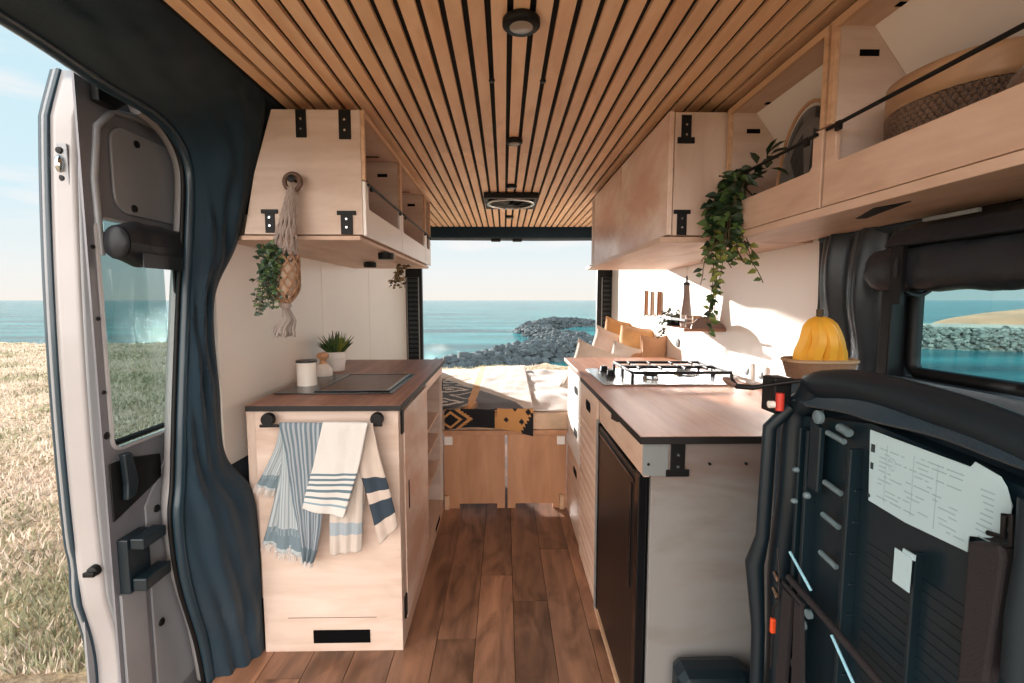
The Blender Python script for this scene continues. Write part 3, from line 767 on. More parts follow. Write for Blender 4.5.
Rr = [(-0.445,1.560,0.864),(-0.476,1.560,0.705),(-0.486,1.560,0.582),(-0.495,1.560,0.521)]
towel(tcw, L, Rr, 1.585, 'tw_c2', 1, .003, 'back_fold', ph=2.0)

# items on the left worktop
ZW = .9172
m_ = thing('canister', 'white enamel canister with dark rimmed lid on the left worktop', 'canister', (-.835, 1.985, ZW))
MB().lathe([(.036, 0), (.040, .003), (.040, .10), (.037, .102)], (-.835, 1.985, ZW), 32).build('body', 'mug', m_)
MB().lathe([(.042, .102), (.043, .105), (.041, .110), (.012, .112)], (-.835, 1.985, ZW), 32).build('lid', 'rim', m_)
b_ = thing('soap_bottle', 'squat white bottle with turned wooden knob top behind the canister', 'bottle', (-.862, 2.235, ZW))
MB().lathe([(.040, 0), (.044, .01), (.041, .035), (.028, .055), (.020, .062)], (-.862, 2.235, ZW), 32).build('body', 'mug', b_)
MB().lathe([(.018, .062), (.014, .072), (.016, .082), (.027, .092), (.028, .104), (.020, .112), (.004, .114)], (-.862, 2.235, ZW), 28).build('stopper', 'lightwood', b_)
p_ = thing('potted_plant', 'spiky green plant in a white pot on the dark worktop', 'plant', (-.862, 2.41, ZW))
PC = (-.862, 2.41, ZW)
MB().lathe([(.036, 0), (.042, .005), (.048, .065), (.053, .068), (.054, .098), (.049, .10), (.047, .09), (.01, .088)], PC, 32).build('pot', 'white_paint', p_)
mb = MB()
for i in range(120):
    a = R.uniform(0, 2 * PI); tl = R.uniform(.1, 1.0); L_ = R.uniform(.07, .125)
    b0 = Vector((PC[0] + .03 * math.cos(a) * tl, PC[1] + .03 * math.sin(a) * tl, PC[2] + .088))
    d = Vector((math.cos(a) * tl * .75, math.sin(a) * tl * .75, 1.1 - .4 * tl)).normalized()
    pts = [b0, b0 + d * L_ * .5, b0 + d * L_ + Vector((0, 0, -.008 * tl))]
    mb.tube(pts, [.0035, .0045, .0006], 4, R.choice((0, 1, 1, 2)))
mb.build('leaves', ['leaf_d', 'leaf_g', 'leaf_l'], p_)

# macrame plant hanger on the cabinet end
h = thing('macrame_hanger', 'macrame plant hanger with trailing green plant hung from the cabinet end', 'hanging plant', (-.72, 1.56, 1.16))
HC = Vector((-.713, 1.552, 1.37)); TOP = Vector((-.692, 1.59, 1.665))
MB().tube([(TOP.x + .026 * math.cos(t), 1.592, TOP.z + .026 * math.sin(t)) for t in [2 * PI * i / 28 for i in range(28)]], .008, 8, closed=True).build('ring', 'rodend', h)
MB().lathe([(.004, .0), (.004, -.03), (.011, -.032), (.012, -.038), (.003, -.04)], (TOP.x, 1.617, TOP.z + .008), 16, axis=1).build('hook', 'black', h)
mb = MB()
for k in range(34):
    a = 2 * PI * k / 34; pts = []
    for i in range(14):
        t = i / 13; rr = .006 + .034 * t ** 1.1 + .003 * math.sin(t * 40 + k)
        q = TOP.lerp(Vector((HC.x, HC.y, HC.z + .055)), t)
        aa = a + .6 * math.sin(t * 9 + k * 2.1) * .35
        pts.append((q.x + rr * math.cos(aa), q.y + rr * .8 * math.sin(aa) - .0, q.z - (.022 if i == 0 else 0)))
    mb.tube(pts, .0042, 5)
mb.build('cords', 'rope', h)
MB().lathe([(.020, -.075), (.036, -.06), (.043, -.01), (.042, .03), (.036, .032), (.034, .02), (.004, .018)], HC, 24).build('pot', 'terra', h)
mb = MB()
for s2 in (-1, 1):
    for k in range(10):
        pts = []
        for i in range(17):
            t = i / 16; z = .055 - .155 * t; rr = .047 * math.sin(PI * min(1, (.35 + .65 * (1 - t)) )) if False else .046 * (1 - max(0, (t - .6) / .4) ** 2 * .75)
            aa = 2 * PI * k / 10 + s2 * t * 2.2
            pts.append((HC.x + rr * math.cos(aa), HC.y + rr * math.sin(aa), HC.z + z))
        mb.tube(pts, .0035, 5)
mb.build('net', 'rope_d', h)
mb = MB()
MB_k = MB().ell((HC.x, HC.y, HC.z - .108), (.018, .018, .014)); MB_k.build('knot', 'rope', h)
for k in range(80):
    a = R.uniform(0, 2 * PI); rr = R.uniform(0, 1)
    e2 = Vector((HC.x - .012 + .036 * rr * math.cos(a), HC.y + .02 * rr * math.sin(a), HC.z - .205 + R.uniform(-.008, .012)))
    s0 = Vector((HC.x + .008 * math.cos(a), HC.y + .008 * math.sin(a), HC.z - .115))
    md = s0.lerp(e2, .45) + Vector((.016, -.004, 0))
    mb.tube([s0, md, s0.lerp(e2, .75) + Vector((.004 * math.cos(a * 3), 0, 0)), e2], .0038, 5)
mb.build('tassel', 'rope_g', h)
mb = MB(); st = MB()
def strand(mb, st, start, end, n, L_, W_, mats=(0,), sag=.02, spread=1.0, stem=.0011):
    s = Vector(start); e_ = Vector(end); pts = []
    for i in range(9):
        t = i / 8; p = s.lerp(e_, t); p += Vector((math.sin(t * 5 + s.x * 90) * .006, -sag * math.sin(PI * min(1, t * 1.6)) * .8, sag * .8 * math.sin(PI * min(1, t * 2)) * .5)); pts.append(p)
    st.tube(pts, stem, 4)
    for j in range(n):
        p = curve(pts, (j + .5) / n)
        a = R.uniform(0, 2 * PI)
        d = Vector((math.cos(a) * spread, math.sin(a) * .6 * spread - .25, R.uniform(-.8, .25)))
        mb.leaf(p, d, (R.uniform(-.5, .5), -1, R.uniform(0, .8)), L_ * R.uniform(.7, 1.15), W_ * R.uniform(.8, 1.1), R.choice(mats))
for k in range(26):
    x0 = HC.x + R.uniform(-.045, .022); z0 = HC.z + R.uniform(.02, .06)
    x1 = HC.x - .045 + R.uniform(-.045, .045); z1 = HC.z - R.uniform(-.01, .125) - max(0, .02 * (k % 3))
    strand(mb, st, (x0, HC.y - .025, z0), (x1, HC.y - .05 + R.uniform(-.01, .01), z1), 13, .018, .011, (0, 0, 1, 2), .02)
for k in range(90):
    p = HC + Vector((R.uniform(-.052, .018), R.uniform(-.06, -.03), R.uniform(.0, .085)))
    mb.leaf(p, (R.uniform(-1, .6), R.uniform(-.6, 0), R.uniform(-.7, .7)), (R.uniform(-.3, .3), -1, .4), .022, .013, R.choice((0, 0, 1)))
mb.build('foliage', ['leaf_d', 'leaf_g', 'leaf_b'], h); st.build('stems', 'stem', h)

# dried bunch under cabinet
mb = MB(); st = MB(); P0 = Vector((-.57, 2.62, 1.476))
dr = thing('dried_bunch', 'small dried leafy bunch hanging under the left wall cabinet', 'dried plant', tuple(P0 - Vector((0, 0, .13))))
for k in range(9):
    strand(mb, st, P0 + Vector((R.uniform(-.02, .04), R.uniform(-.02, .02), -.002)), P0 + Vector((-.035 + R.uniform(-.045, .06), R.uniform(-.03, .03), -.13 + R.uniform(-.02, .05))), 8, .024, .017, (0, 0, 1), .01)
mb.build('leaves', ['leaf_y', 'stem'], dr); st.build('stems', 'stem', dr)

# things inside the left cabinets
for (x, yy, l) in ((-.53, 2.42, 'white capped jar nearer the camera in the middle left wall cabinet'), (-.55, 2.54, 'white capped jar farther back in the middle left wall cabinet')):
    j = thing('jar', l, 'jar', (x, yy, 1.516))
    MB().lathe([(.022, 0), (.024, .004), (.024, .07), (.018, .078)], (x, yy, 1.516), 20).build('glass_body', 'ceramic', j)
    MB().lathe([(.02, .078), (.021, .08), (.021, .095), (.004, .097)], (x, yy, 1.516), 20).build('lid', 'mug', j)
bk = thing('canvas_bag', 'black soft bag leaning inside the nearest left wall cabinet', 'bag', (-.55, 1.76, 1.516))
mb = MB().grid(lambda u, v: (-.56 + .05 * math.sin(2 * PI * u) * (1 - .3 * v), 1.76 + .09 * math.cos(2 * PI * u) * (1 - .3 * v), 1.516 + .15 * v + .01 * N(u * 5, v * 5)), 24, 8)
mb.add([(-.56 + .05 * math.sin(2 * PI * k / 24) * .7, 1.76 + .063 * math.cos(2 * PI * k / 24), 1.664) for k in range(24)], [tuple(range(24))])
mb.build('body', 'fab_satin', bk)
MB().tube([(-.51, 1.72, 1.64), (-.508, 1.72, 1.72), (-.508, 1.79, 1.72), (-.51, 1.80, 1.64)], .005, 6).build('strap', 'black', bk)

# ---------------------------------------------------------------- right base cabinets
c = thing('base_cabinet', 'grey plywood kitchen cabinet on the right around the black fridge', 'cabinet', (.7, 1.7, 0))
y = 1.24
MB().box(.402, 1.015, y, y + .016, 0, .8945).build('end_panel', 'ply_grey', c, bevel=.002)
bracket(.452, .492, .800, .8945, y, c, 'bottom')
pm = MB().box(.376, .446, y - .003, y - .0002, .802, .8945).build('metal_plate', 'alu', c, bevel=.001)
s2 = MB()
for xx in (.392, .56, .66): s2.lathe([(.004, 0), (.004, -.004)], (xx, y - .0002, .835), 10, axis=1)
s2.build('screw', 'black', c)
MB().box(.380, .396, 1.24, 1.83, .798, .8945).build('front_rail', 'ply_y', c, bevel=.001)
MB().prism([(1.52, .878), (1.60, .868), (1.60, .8945), (1.505, .8945)], 0, .372, .380).build('catch', 'black', c)
MB().box(.372, .395, 1.836, 1.856, 0, .80).build('stile', 'alu', c, bevel=.001)
MB().box(.372, .40, 1.26, 1.83, 0, .018).build('kick_strip', 'ply_edge', c)
MB().box(.40, 1.01, 1.858, 1.874, 0, .8945).build('divider', 'ply_x', c)
# ribbed drawer column
mb = MB().box(.386, .396, 1.86, 2.246, .0, .8945)
mb.build('front_board', 'ply_y', c)
dw = MB().box(.373, .385, 1.86, 2.246, .72, .8945).build('drawer', 'ply_y', c, bevel=.001)
MB().prism([(2.00, .79), (2.09, .79), (2.105, .812), (2.09, .835), (2.00, .835), (1.985, .812)], 0, .3715, .3728).build('handle_slot', 'slot', dw)
mb = MB()
for k in range(15):
    z = .02 + k * .0465
    mb.prism([(.385, z), (.377, z + .002), (.372, z + .008), (.372, z + .038), (.377, z + .043), (.385, z + .045)], 1, 1.86, 2.246)
mb.build('ribbed_front', 'ply_y', c)
mb = MB().box(.372, .3725, 2.2465, 2.2485, .0, .8945)
c2 = thing('drawer_unit', 'white fronted plywood drawer stack on the right beside the bed', 'drawers', (.7, 2.6, 0))
MB().box(.40, 1.01, 2.775, 2.79, 0, .8945).build('far_panel', 'ply_x', c2)
MB().box(.40, 1.01, 2.255, 2.268, 0, .8945).build('near_panel', 'ply_x', c2)
for (z0, z1, ml) in ((.655, .883, 'white_paint'), (.425, .652, 'white_paint'), (.22, .422, 'ply_y'), (.01, .217, 'ply_y')):
    dw = MB().box(.384, .399, 2.252, 2.79, z0, z1).build('drawer', ml, c2, bevel=.002)
    zz = (z0 + z1) / 2 + .03
    if z0 > .2: MB().prism([(2.42, zz - .02), (2.52, zz - .02), (2.535, zz), (2.52, zz + .02), (2.42, zz + .02), (2.405, zz)], 0, .3828, .3838).build('handle_slot', 'slot', dw)
# worktops
mb = MB()
for k in range(9):
    x0 = .365 + k * .0775
    mb.box(x0, x0 + .0773, 1.222, 2.21, .903, .917, 0)
mb.box(.3635, 1.0627, 1.2195, 2.212, .896, .9155, 1)
tag(mb.build('worktop', ['walnut_r', 'walnut_edge']), 'oiled brown worktop with gas hob over the right cabinet', 'worktop')
tag(MB().box(.380, 1.0627, 2.2135, 2.95, .896, .917).build('worktop', 'walnut_r', bevel=.002), 'lighter wooden worktop section behind the gas hob, beside the pillows', 'worktop')
# fridge
f = thing('fridge', 'black front fridge built into the right cabinet', 'fridge', (.7, 1.55, 0))
MB().box(.402, .90, 1.262, 1.83, .02, .795).build('body', 'black', f, bevel=.004)
fd = MB().box(.377, .400, 1.30, 1.815, .03, .785).build('door', 'fridge', f, bevel=.003)
MB().box(.372, .3765, 1.31, 1.805, .755, .765).build('door_trim', 'black_gloss', fd)
MB().box(.374, .400, 1.815, 1.828, .02, .795).build('frame_strip', 'black_gloss', f)
MB().box(.374, .400, 1.262, 1.299, .02, .795).build('frame_strip', 'black_gloss', f, bevel=.002)
MB().box(.3725, .3765, 1.335, 1.35, .42, .74).build('handle', 'black_gloss', fd, bevel=.001)
# hob
hb = thing('gas_hob', 'steel two burner gas hob with black grates set in the right worktop', 'hob', (.71, 2.19, .917))
MB().prism([(.432, 1.955), (.99, 1.955), (1.005, 1.975), (1.005, 2.40), (.99, 2.425), (.432, 2.425), (.424, 2.41), (.424, 1.97)], 2, .9173, .9245).build('steel_plate', 'steel', hb, bevel=.003)
for (xx, yy) in ((.497, 2.31), (.500, 2.17)):
    kb = MB().lathe([(.022, .0), (.022, .006), (.018, .009), (.017, .026), (.015, .028), (.003, .0285)], (xx, yy, .925), 24).build('knob', 'black', hb)
    MB().box(xx - .003, xx + .003, yy - .017, yy + .017, .952, .957).build('grip', 'black', kb, bevel=.001)
for (xx, yy, rr) in ((.67, 2.12, .036), (.88, 2.24, .048)):
    bn = MB().lathe([(rr + .022, 0), (rr + .02, .003), (rr, .004), (rr, .012), (rr - .006, .014)], (xx, yy, .925), 32).build('burner', 'chrome', hb)
    MB().lathe([(rr - .004, .014), (rr - .003, .019), (rr - .01, .021), (.003, .0215)], (xx, yy, .925), 28).build('burner_cap', 'black', bn)
for (a, b2) in ((2.0, 2.17), (2.19, 2.345)):
    mb = MB(); z = .960
    for yy in (a, b2): mb.box(.555, .985, yy - .006, yy + .006, z, z + .013)
    for xx in (.555, .985): mb.box(xx - .005, xx + .005, a, b2, z, z + .013)
    for xx in (.62, .72, .83, .93): 
        mb.box(xx - .004, xx + .004, a, a + .055, z, z + .013); mb.box(xx - .004, xx + .004, b2 - .055, b2, z, z + .013)
    for xx in (.555, .985):
        for yy in (a, b2): mb.box(xx - .006, xx + .006, yy - .006, yy + .006, .9245, z + .001)
    mb.build('grate', 'black', hb, bevel=.002)

# shelf on the right wall
sh = thing('wall_shelf', 'small wooden shelf with strap rail on the white right wall', 'shelf', (.965, 2.42, 1.13))
MB().box(.865, 1.069, 2.24, 2.60, 1.128, 1.142).build('board', 'shelfwood', sh, bevel=.002)
MB().prism([(.90, 1.1425), (.905, 1.165), (.93, 1.19), (.965, 1.20), (1.005, 1.195), (1.05, 1.165), (1.068, 1.1425)], 1, 2.241, 2.254).build('end_piece', 'rodend', sh)
MB().prism([(.90, 1.1425), (.905, 1.165), (.93, 1.19), (.965, 1.20), (1.005, 1.195), (1.05, 1.165), (1.068, 1.1425)], 1, 2.586, 2.599).build('end_piece', 'rodend', sh)
MB().box(.868, .873, 2.24, 2.60, 1.178, 1.190).build('rail_strap', 'black', sh)
MB().box(.867, .8675, 2.43, 2.60, 1.178, 1.190).build('rail_front', 'alu', sh)
bt = thing('oil_bottle', 'tall taupe bottle with pourer on the wall shelf', 'bottle', (.975, 2.47, 1.142))
MB().lathe([(.026, 0), (.030, .01), (.029, .07), (.020, .14), (.015, .20), (.016, .215)], (.96, 2.47, 1.1425), 24).build('body', 'ceramic', bt)
MB().lathe([(.017, .215), (.016, .228), (.005, .232), (.004, .262), (.001, .264)], (.96, 2.47, 1.1425), 16).build('pourer', 'rim', bt)
for i, (xx, yy, l) in enumerate(((.93, 2.40, 'pale striped cup, left of three behind the shelf rail'), (.935, 2.345, 'grey ribbed cup, middle of three behind the shelf rail'), (.945, 2.285, 'brown cup, nearest the shelf end piece'))):
    t = thing('cup', l, 'cup', (xx, yy, 1.142))
    MB().lathe([(.019, 0), (.022, .003), (.024, .06), (.0225, .06), (.02, .01), (.002, .008)], (xx, yy, 1.1425), 24).build('body', ('cream', 'ceramic', 'tan')[i], t)
    mb = MB()
    for z in (.02, .04): mb.lathe([(.0236, z), (.0242, z + .002), (.0242, z + .006), (.0238, z + .008)], (xx, yy, 1.1425), 24)
    mb.build('band', 'ceramic' if i != 1 else 'cream', t)
t = thing('potted_plant', 'small bushy plant in a dark pot at the far end of the wall shelf', 'plant', (.935, 2.55, 1.142))
MB().lathe([(.022, 0), (.026, .003), (.030, .042), (.027, .043), (.024, .036), (.003, .034)], (.935, 2.543, 1.1425), 24).build('pot', 'black', t)
mb = MB(); st = MB()
for k in range(26):
    a = R.uniform(0, 2 * PI); e2 = Vector((.935 + .065 * math.cos(a) - .02, 2.543 + .07 * math.sin(a) + .02, 1.142 + R.uniform(.01, .115)))
    if k > 20: e2 = Vector((.855 + R.uniform(-.015, .015), 2.60 + R.uniform(-.02, .04), 1.06 + R.uniform(0, .06)))
    strand(mb, st, (.935, 2.543, 1.178), e2, 8, .018, .011, (0, 0, 1), .01)
mb.build('foliage', ['leaf_b', 'leaf_d'], t); st.build('stems', 'stem', t)
# fold down hooks
hp = thing('hook_rack', 'three fold down wooden hooks on the white right wall', 'hooks', (1.06, 3.15, 1.17))
hk = [(1.060,3.520,1.160),(1.060,3.376,1.165),(1.060,3.232,1.170),(1.060,3.535,1.340),(1.060,3.390,1.330),(1.060,3.245,1.328)]
for k in range(3):
    yy = hk[k][1]; z0 = hk[k][2]; z1 = hk[k + 3][2]
    q = MB().box(1.052, 1.069, yy - .03, yy + .05, z0 + .01, z1 + .01).build('hook_plate', 'lightwood' if k != 1 else 'cream', hp, bevel=.002)
    MB().box(1.044, 1.0515, yy - .034, yy - .022, z0, z1 + .012).build('hook', 'rodend', q, bevel=.001)
# outlets
for (pt, l) in (([(1.069,2.859,1.017)][0], 'small black oval socket on the right wall above the pillows'),):
    t = thing('wall_socket', l, 'socket', (1.066, pt[1], pt[2] - .03))
    MB().lathe([(.026, 0), (.025, -.006), (.008, -.007)], (1.0695, pt[1], pt[2]), 20, axis=0).build('plate', 'black', t)
    MB().lathe([(.008, -.0072), (.006, -.0075)], (1.0695, pt[1], pt[2]), 12, axis=0).build('hole', 'rim', t)
for (pt, l) in (([(1.069,2.017,0.993)][0], 'white wall outlet behind the hob, farther from the camera'), ([(1.069,1.906,1.004)][0], 'white wall outlet behind the hob, nearer the camera')):
    t = thing('wall_outlet', l, 'outlet', (1.066, pt[1], .925))
    MB().box(1.060, 1.0695, pt[1] - .035, pt[1] + .035, .935, 1.01).build('plate', 'white_paint', t, bevel=.003)
    MB().lathe([(.02, 0), (.018, -.002)], (1.0595, pt[1], .972), 18, axis=0).build('socket_well', 'alu', t)

# trailing plant from the open right cabinet
tp = thing('trailing_plant', 'long trailing green plant spilling over the right cabinet rail', 'plant', (.72, 1.55, 1.20))
mb = MB(); st = MB()
tops = []
MB().lathe([(.04, 0), (.05, .004), (.058, .09), (.053, .09), (.048, .07), (.004, .068)], (.84, 1.50, 1.516), 24).build('pot', 'black', tp)
S0 = Vector((.735, 1.555, 1.67))
# dark dense top spill
for k in range(34):
    s = S0 + Vector((R.uniform(-.01, .02), R.uniform(-.09, .02), R.uniform(-.02, .015)))
    e2 = Vector((.71 + R.uniform(-.055, .012), 1.545 + R.uniform(-.08, .03), R.uniform(1.44, 1.60)))
    strand(mb, st, s, e2, 9, .046, .026, (0, 0, 0, 1), .03, stem=.0018)
# mid skirt lighter
for k in range(15):
    s = Vector((.70 + R.uniform(-.04, .02), 1.53 + R.uniform(-.06, .02), 1.50))
    e2 = Vector((.695 + R.uniform(-.075, .10), 1.52 + R.uniform(-.06, .03), R.uniform(1.37, 1.46)))
    strand(mb, st, s, e2, 5, .032, .019, (0, 1, 1, 2, 2), .02, stem=.0016)
for (xe, ze, n, xs) in ((.672, 1.17, 22, .685), (.66, 1.20, 18, .68), (.69, 1.24, 12, .70), (.63, 1.33, 7, .665), (.67, 1.22, 15, .69)):
    strand(mb, st, (xs, 1.53, 1.47), (xe, 1.52, ze), n, .029, .017, (1, 1, 2, 0), .015, stem=.0014, spread=.8)
for (xe, ze, n) in ((.825, 1.335, 6), (.79, 1.39, 5), (.81, 1.41, 5)):
    strand(mb, st, (.74, 1.52, 1.50), (xe, 1.50, ze), n, .034, .020, (1, 1, 2), .03, stem=.0014)
for k in range(12):
    p = Vector((.75 + R.uniform(0, .03), 1.50 + R.uniform(-.16, .06), 1.66 + R.uniform(-.01, .05)))
    mb.leaf(p, (R.uniform(-.5, 1), R.uniform(-1, .3), R.uniform(-.2, .6)), (0, -.5, 1), .055, .03, 0)
strand(mb, st, (.80, 1.52, 1.60), (.745, 1.55, 1.675), 4, .04, .02, (0,), .01, stem=.003)
mb.build('foliage', ['leaf_d', 'leaf_g', 'leaf_l'], tp); st.build('stems', 'stem', tp)

# basket and cloth in open right cabinets
bk = thing('round_basket', 'round woven basket with smooth pale rim band in the upper right cabinet', 'basket', (.866, .925, 1.516))
def bask(rx, ry, z0, z1, mat, nm, bl=1.0, wav=0):
    mb = MB()
    mb.grid(lambda u, v: (.866 + rx * (bl + (1 - bl) * v) * math.cos(2 * PI * u) * (1 + wav * .05 * math.sin(u * 2 * PI * 60 + (v * 14 // 1) * PI)), .925 + ry * (bl + (1 - bl) * v) * math.sin(2 * PI * u) * (1 + wav * .04 * math.sin(u * 2 * PI * 60 + (v * 14 // 1) * PI)), z0 + (z1 - z0) * v), 480 if wav else 60, 28 if wav else 4)
    return mb.build(nm, mat, bk, solid=.006)
bask(.084, .120, 1.518, 1.655, 'wicker_d', 'woven_body', .94, 1)
bask(.087, .124, 1.656, 1.712, 'wicker_l', 'rim_band')
MB().lathe([(.001, 0), (.08, 0), (.08, .003)], (.866, .925, 1.517), 30).build('base', 'wicker_d', bk)
cl_ = thing('folded_cloth', 'black and grey patterned cloth standing in the right wall cabinet beside the divider', 'cloth', (.86, 1.25, 1.516))
mb = MB()
def clth(u, v):
    a = PI * u
    y = 1.34 - .19 * math.cos(a) * .9; z = 1.518 + .30 * math.sin(a) * (1 - .12 * v)
    return (.80 + .10 * v + .006 * N(u * 6, v * 4), y + .01 * N(u * 9, v * 3, 5), z)
# arched rolled scarf: outer shell plus inner fan
mb.grid(lambda u, v: (.83 + .05 * v, 1.31 + (.13 + .008 * N(u * 5, v * 5)) * math.cos(PI * u), 1.518 + .28 * (1 - .15 * v) * math.sin(PI * u) ** .8), 30, 8)
mb.grid(lambda u, v: (.83, 1.31 + .13 * v * math.cos(PI * u), 1.518 + .28 * v * math.sin(PI * u) ** .8), 30, 10, mfn=lambda u, v: 1 if (int(u * 9) % 3 == 1 and v > .15) or (v > .82 and v < .92) else 0)
mb.build('cloth', ['cloth_pat', 'cloth_pat2'], cl_, solid=.003)
MB().tube([(.828, 1.31 + .14 * math.cos(PI * k / 20), 1.522 + .29 * math.sin(PI * k / 20) ** .8) for k in range(21)], .005, 6).build('piping', 'tan', cl_)
t = thing('woven_ball', 'dark round woven object at the right end of the upper cabinet', 'ornament', (.835, .735, 1.516))
MB().ell((.835, .735, 1.516 + .072), (.055, .05, .07), 20, 12).build('body', 'wicker_d', t)
MB().tube([(.835 + .056 * math.cos(k * PI / 10), .735 + .051 * math.sin(k * PI / 10), 1.588) for k in range(20)], .005, 6, closed=True).build('band', 'leaf_d', t)

# basket of bananas on the ledge
bb = thing('fruit_basket', 'small woven tray basket holding bananas under the side window', 'basket', (.90, 1.13, 1.075))
BC = (.895, 1.325, 1.062)
b0 = (.893, 1.30, 1.06)
BY = 1.15; BX = .785; BZ = 1.087
MB().grid(lambda u, v: (BX + (.066 + .012 * v) * math.copysign(abs(math.cos(2 * PI * u)) ** .6, math.cos(2 * PI * u)) * (1 + .02 * math.sin(u * 2 * PI * 36 + (v * 5 // 1) * PI)), BY + (.040 + .008 * v) * math.copysign(abs(math.sin(2 * PI * u)) ** .6, math.sin(2 * PI * u)), BZ + .042 * v), 150, 10).build('woven_side', 'wicker', bb, solid=.005)
MB().tube([(BX + .080 * math.copysign(abs(math.cos(2 * PI * k / 40)) ** .6, math.cos(2 * PI * k / 40)), BY + .050 * math.copysign(abs(math.sin(2 * PI * k / 40)) ** .6, math.sin(2 * PI * k / 40)), BZ + .044) for k in range(40)], .005, 6, closed=True).build('rim', 'wicker_l', bb)
MB().box(BX - .06, BX + .06, BY - .035, BY + .035, BZ - .002, BZ + .002).build('base', 'wicker', bb)
bn = thing('banana_bunch', 'bunch of ripe yellow bananas standing in the woven tray basket', 'fruit', (BX, BY, BZ + .01))
stem = Vector((BX - .012, BY - .010, BZ + .148))
MB().tube([stem + Vector((0, 0, .022)), stem + Vector((.0, 0, .01)), stem + Vector((0, 0, -.01))], [.008, .007, .012], 8).build('stem', 'banana_d', bn)
for (dx, dy) in ((-.048, .0), (-.024, -.018), (.006, -.024), (.034, -.014), (.054, .006)):
    e2 = Vector((BX + dx, BY + dy, BZ + .03)); md = stem.lerp(e2, .5) + Vector((dx * .28, dy * .8 - .006, .002))
    pts = [stem + Vector((dx * .06, dy * .06, 0)), stem.lerp(md, .45) + Vector((dx * .16, dy * .1, .006)), md, md.lerp(e2, .5) + Vector((dx * .13, 0, 0)), e2, e2 + Vector((-dx * .1, 0, -.008))]
    pts = [curve(pts, i / 14) for i in range(15)]
    rr = [.006 + .0115 * min(1, math.sin(PI * min(.98, max(.02, i / 14)) ** .9) * 1.5) for i in range(15)]
    q = MB().tube(pts, rr, 6).build('banana', 'banana', bn)
    MB().tube([pts[-1], pts[-1] + Vector((0, 0, -.006))], [.005, .004], 6).build('tip', 'banana_d', q)

# ---------------------------------------------------------------- bed
bd = thing('bed_platform', 'tan plywood bed platform with two front panels across the van rear', 'bed', (.05, 3.8, 0))
for (a, b2) in ((-.368, .004), (.020, .380)):
    # panels with a low cut-out at the floor where light shines through
    xm0, xm1 = (-.275, -.045) if a < 0 else (.07, .30)
    MB().prism([(a, .0), (xm0, .0), (xm0, .03), (xm1, .03), (xm1, .0), (b2, .0), (b2, .462), (a, .462)], 1, 2.80, 2.816).build('front_panel', 'ply_bed', bd, bevel=.002)
MB().box(-.366, .380, 2.792, 2.818, .464, .492).build('front_rail', 'ply_bed', bd, bevel=.002)
MB().box(-.96, 1.06, 2.82, 4.5, .465, .49).build('deck', 'ply_bed', bd)
for xx in (-.338, .345):
    MB().box(xx - .024, xx + .024, 2.785, 2.799, .405, .455).build('bracket', 'white_paint', bd, bevel=.002)
for xx in (-.352, .352):
    MB().box(xx - .012, xx + .016, 2.775, 2.799, .001, .09).build('foot_block', 'ply_edge', bd, bevel=.002)
mt = thing('mattress', 'mattress in beige woven cover on the bed platform', 'mattress', (.05, 3.8, .433))
def mtop(x, y): return .572 + .006 * N(x * 4, y * 4)
MB().box(-.955, 1.055, 2.81, 4.5, .493, .586).build('core', 'weave', mt, bevel=.035)
def cover(u, v):
    x = -.955 + 2.01 * u
    if v < .25: return (x, 2.802 - .004 * math.sin(x * 60), .495 + .09 * v / .25)
    t = (v - .25) / .75
    return (x, 2.80 + 1.69 * t, .590 + .0 + .004 * N(x * 6, t * 8))
MB().grid(cover, 60, 40).build('knitted_cover', 'weave', mt, solid=.006)
# white duvet
def duv(u, v):
    x = -.20 + 1.25 * u; y = 2.84 + 1.64 * v
    e = min(1, u * 12, v * 20 + .15, (1 - v) * 12 + .1)
    z = .602 + .022 * e + .022 * e * N(x * 4, y * 4, 2) + .014 * e * N(x * 11 + y * 3, y * 5, 6) + .010 * e * math.sin(x * 16 + y * 9)
    if u > .8: z += (u - .8) * .10
    return (x, y, z)
tag(MB().grid(duv, 90, 90).build('duvet', 'linen', solid=.006), 'rumpled white duvet on the right half of the bed', 'duvet')
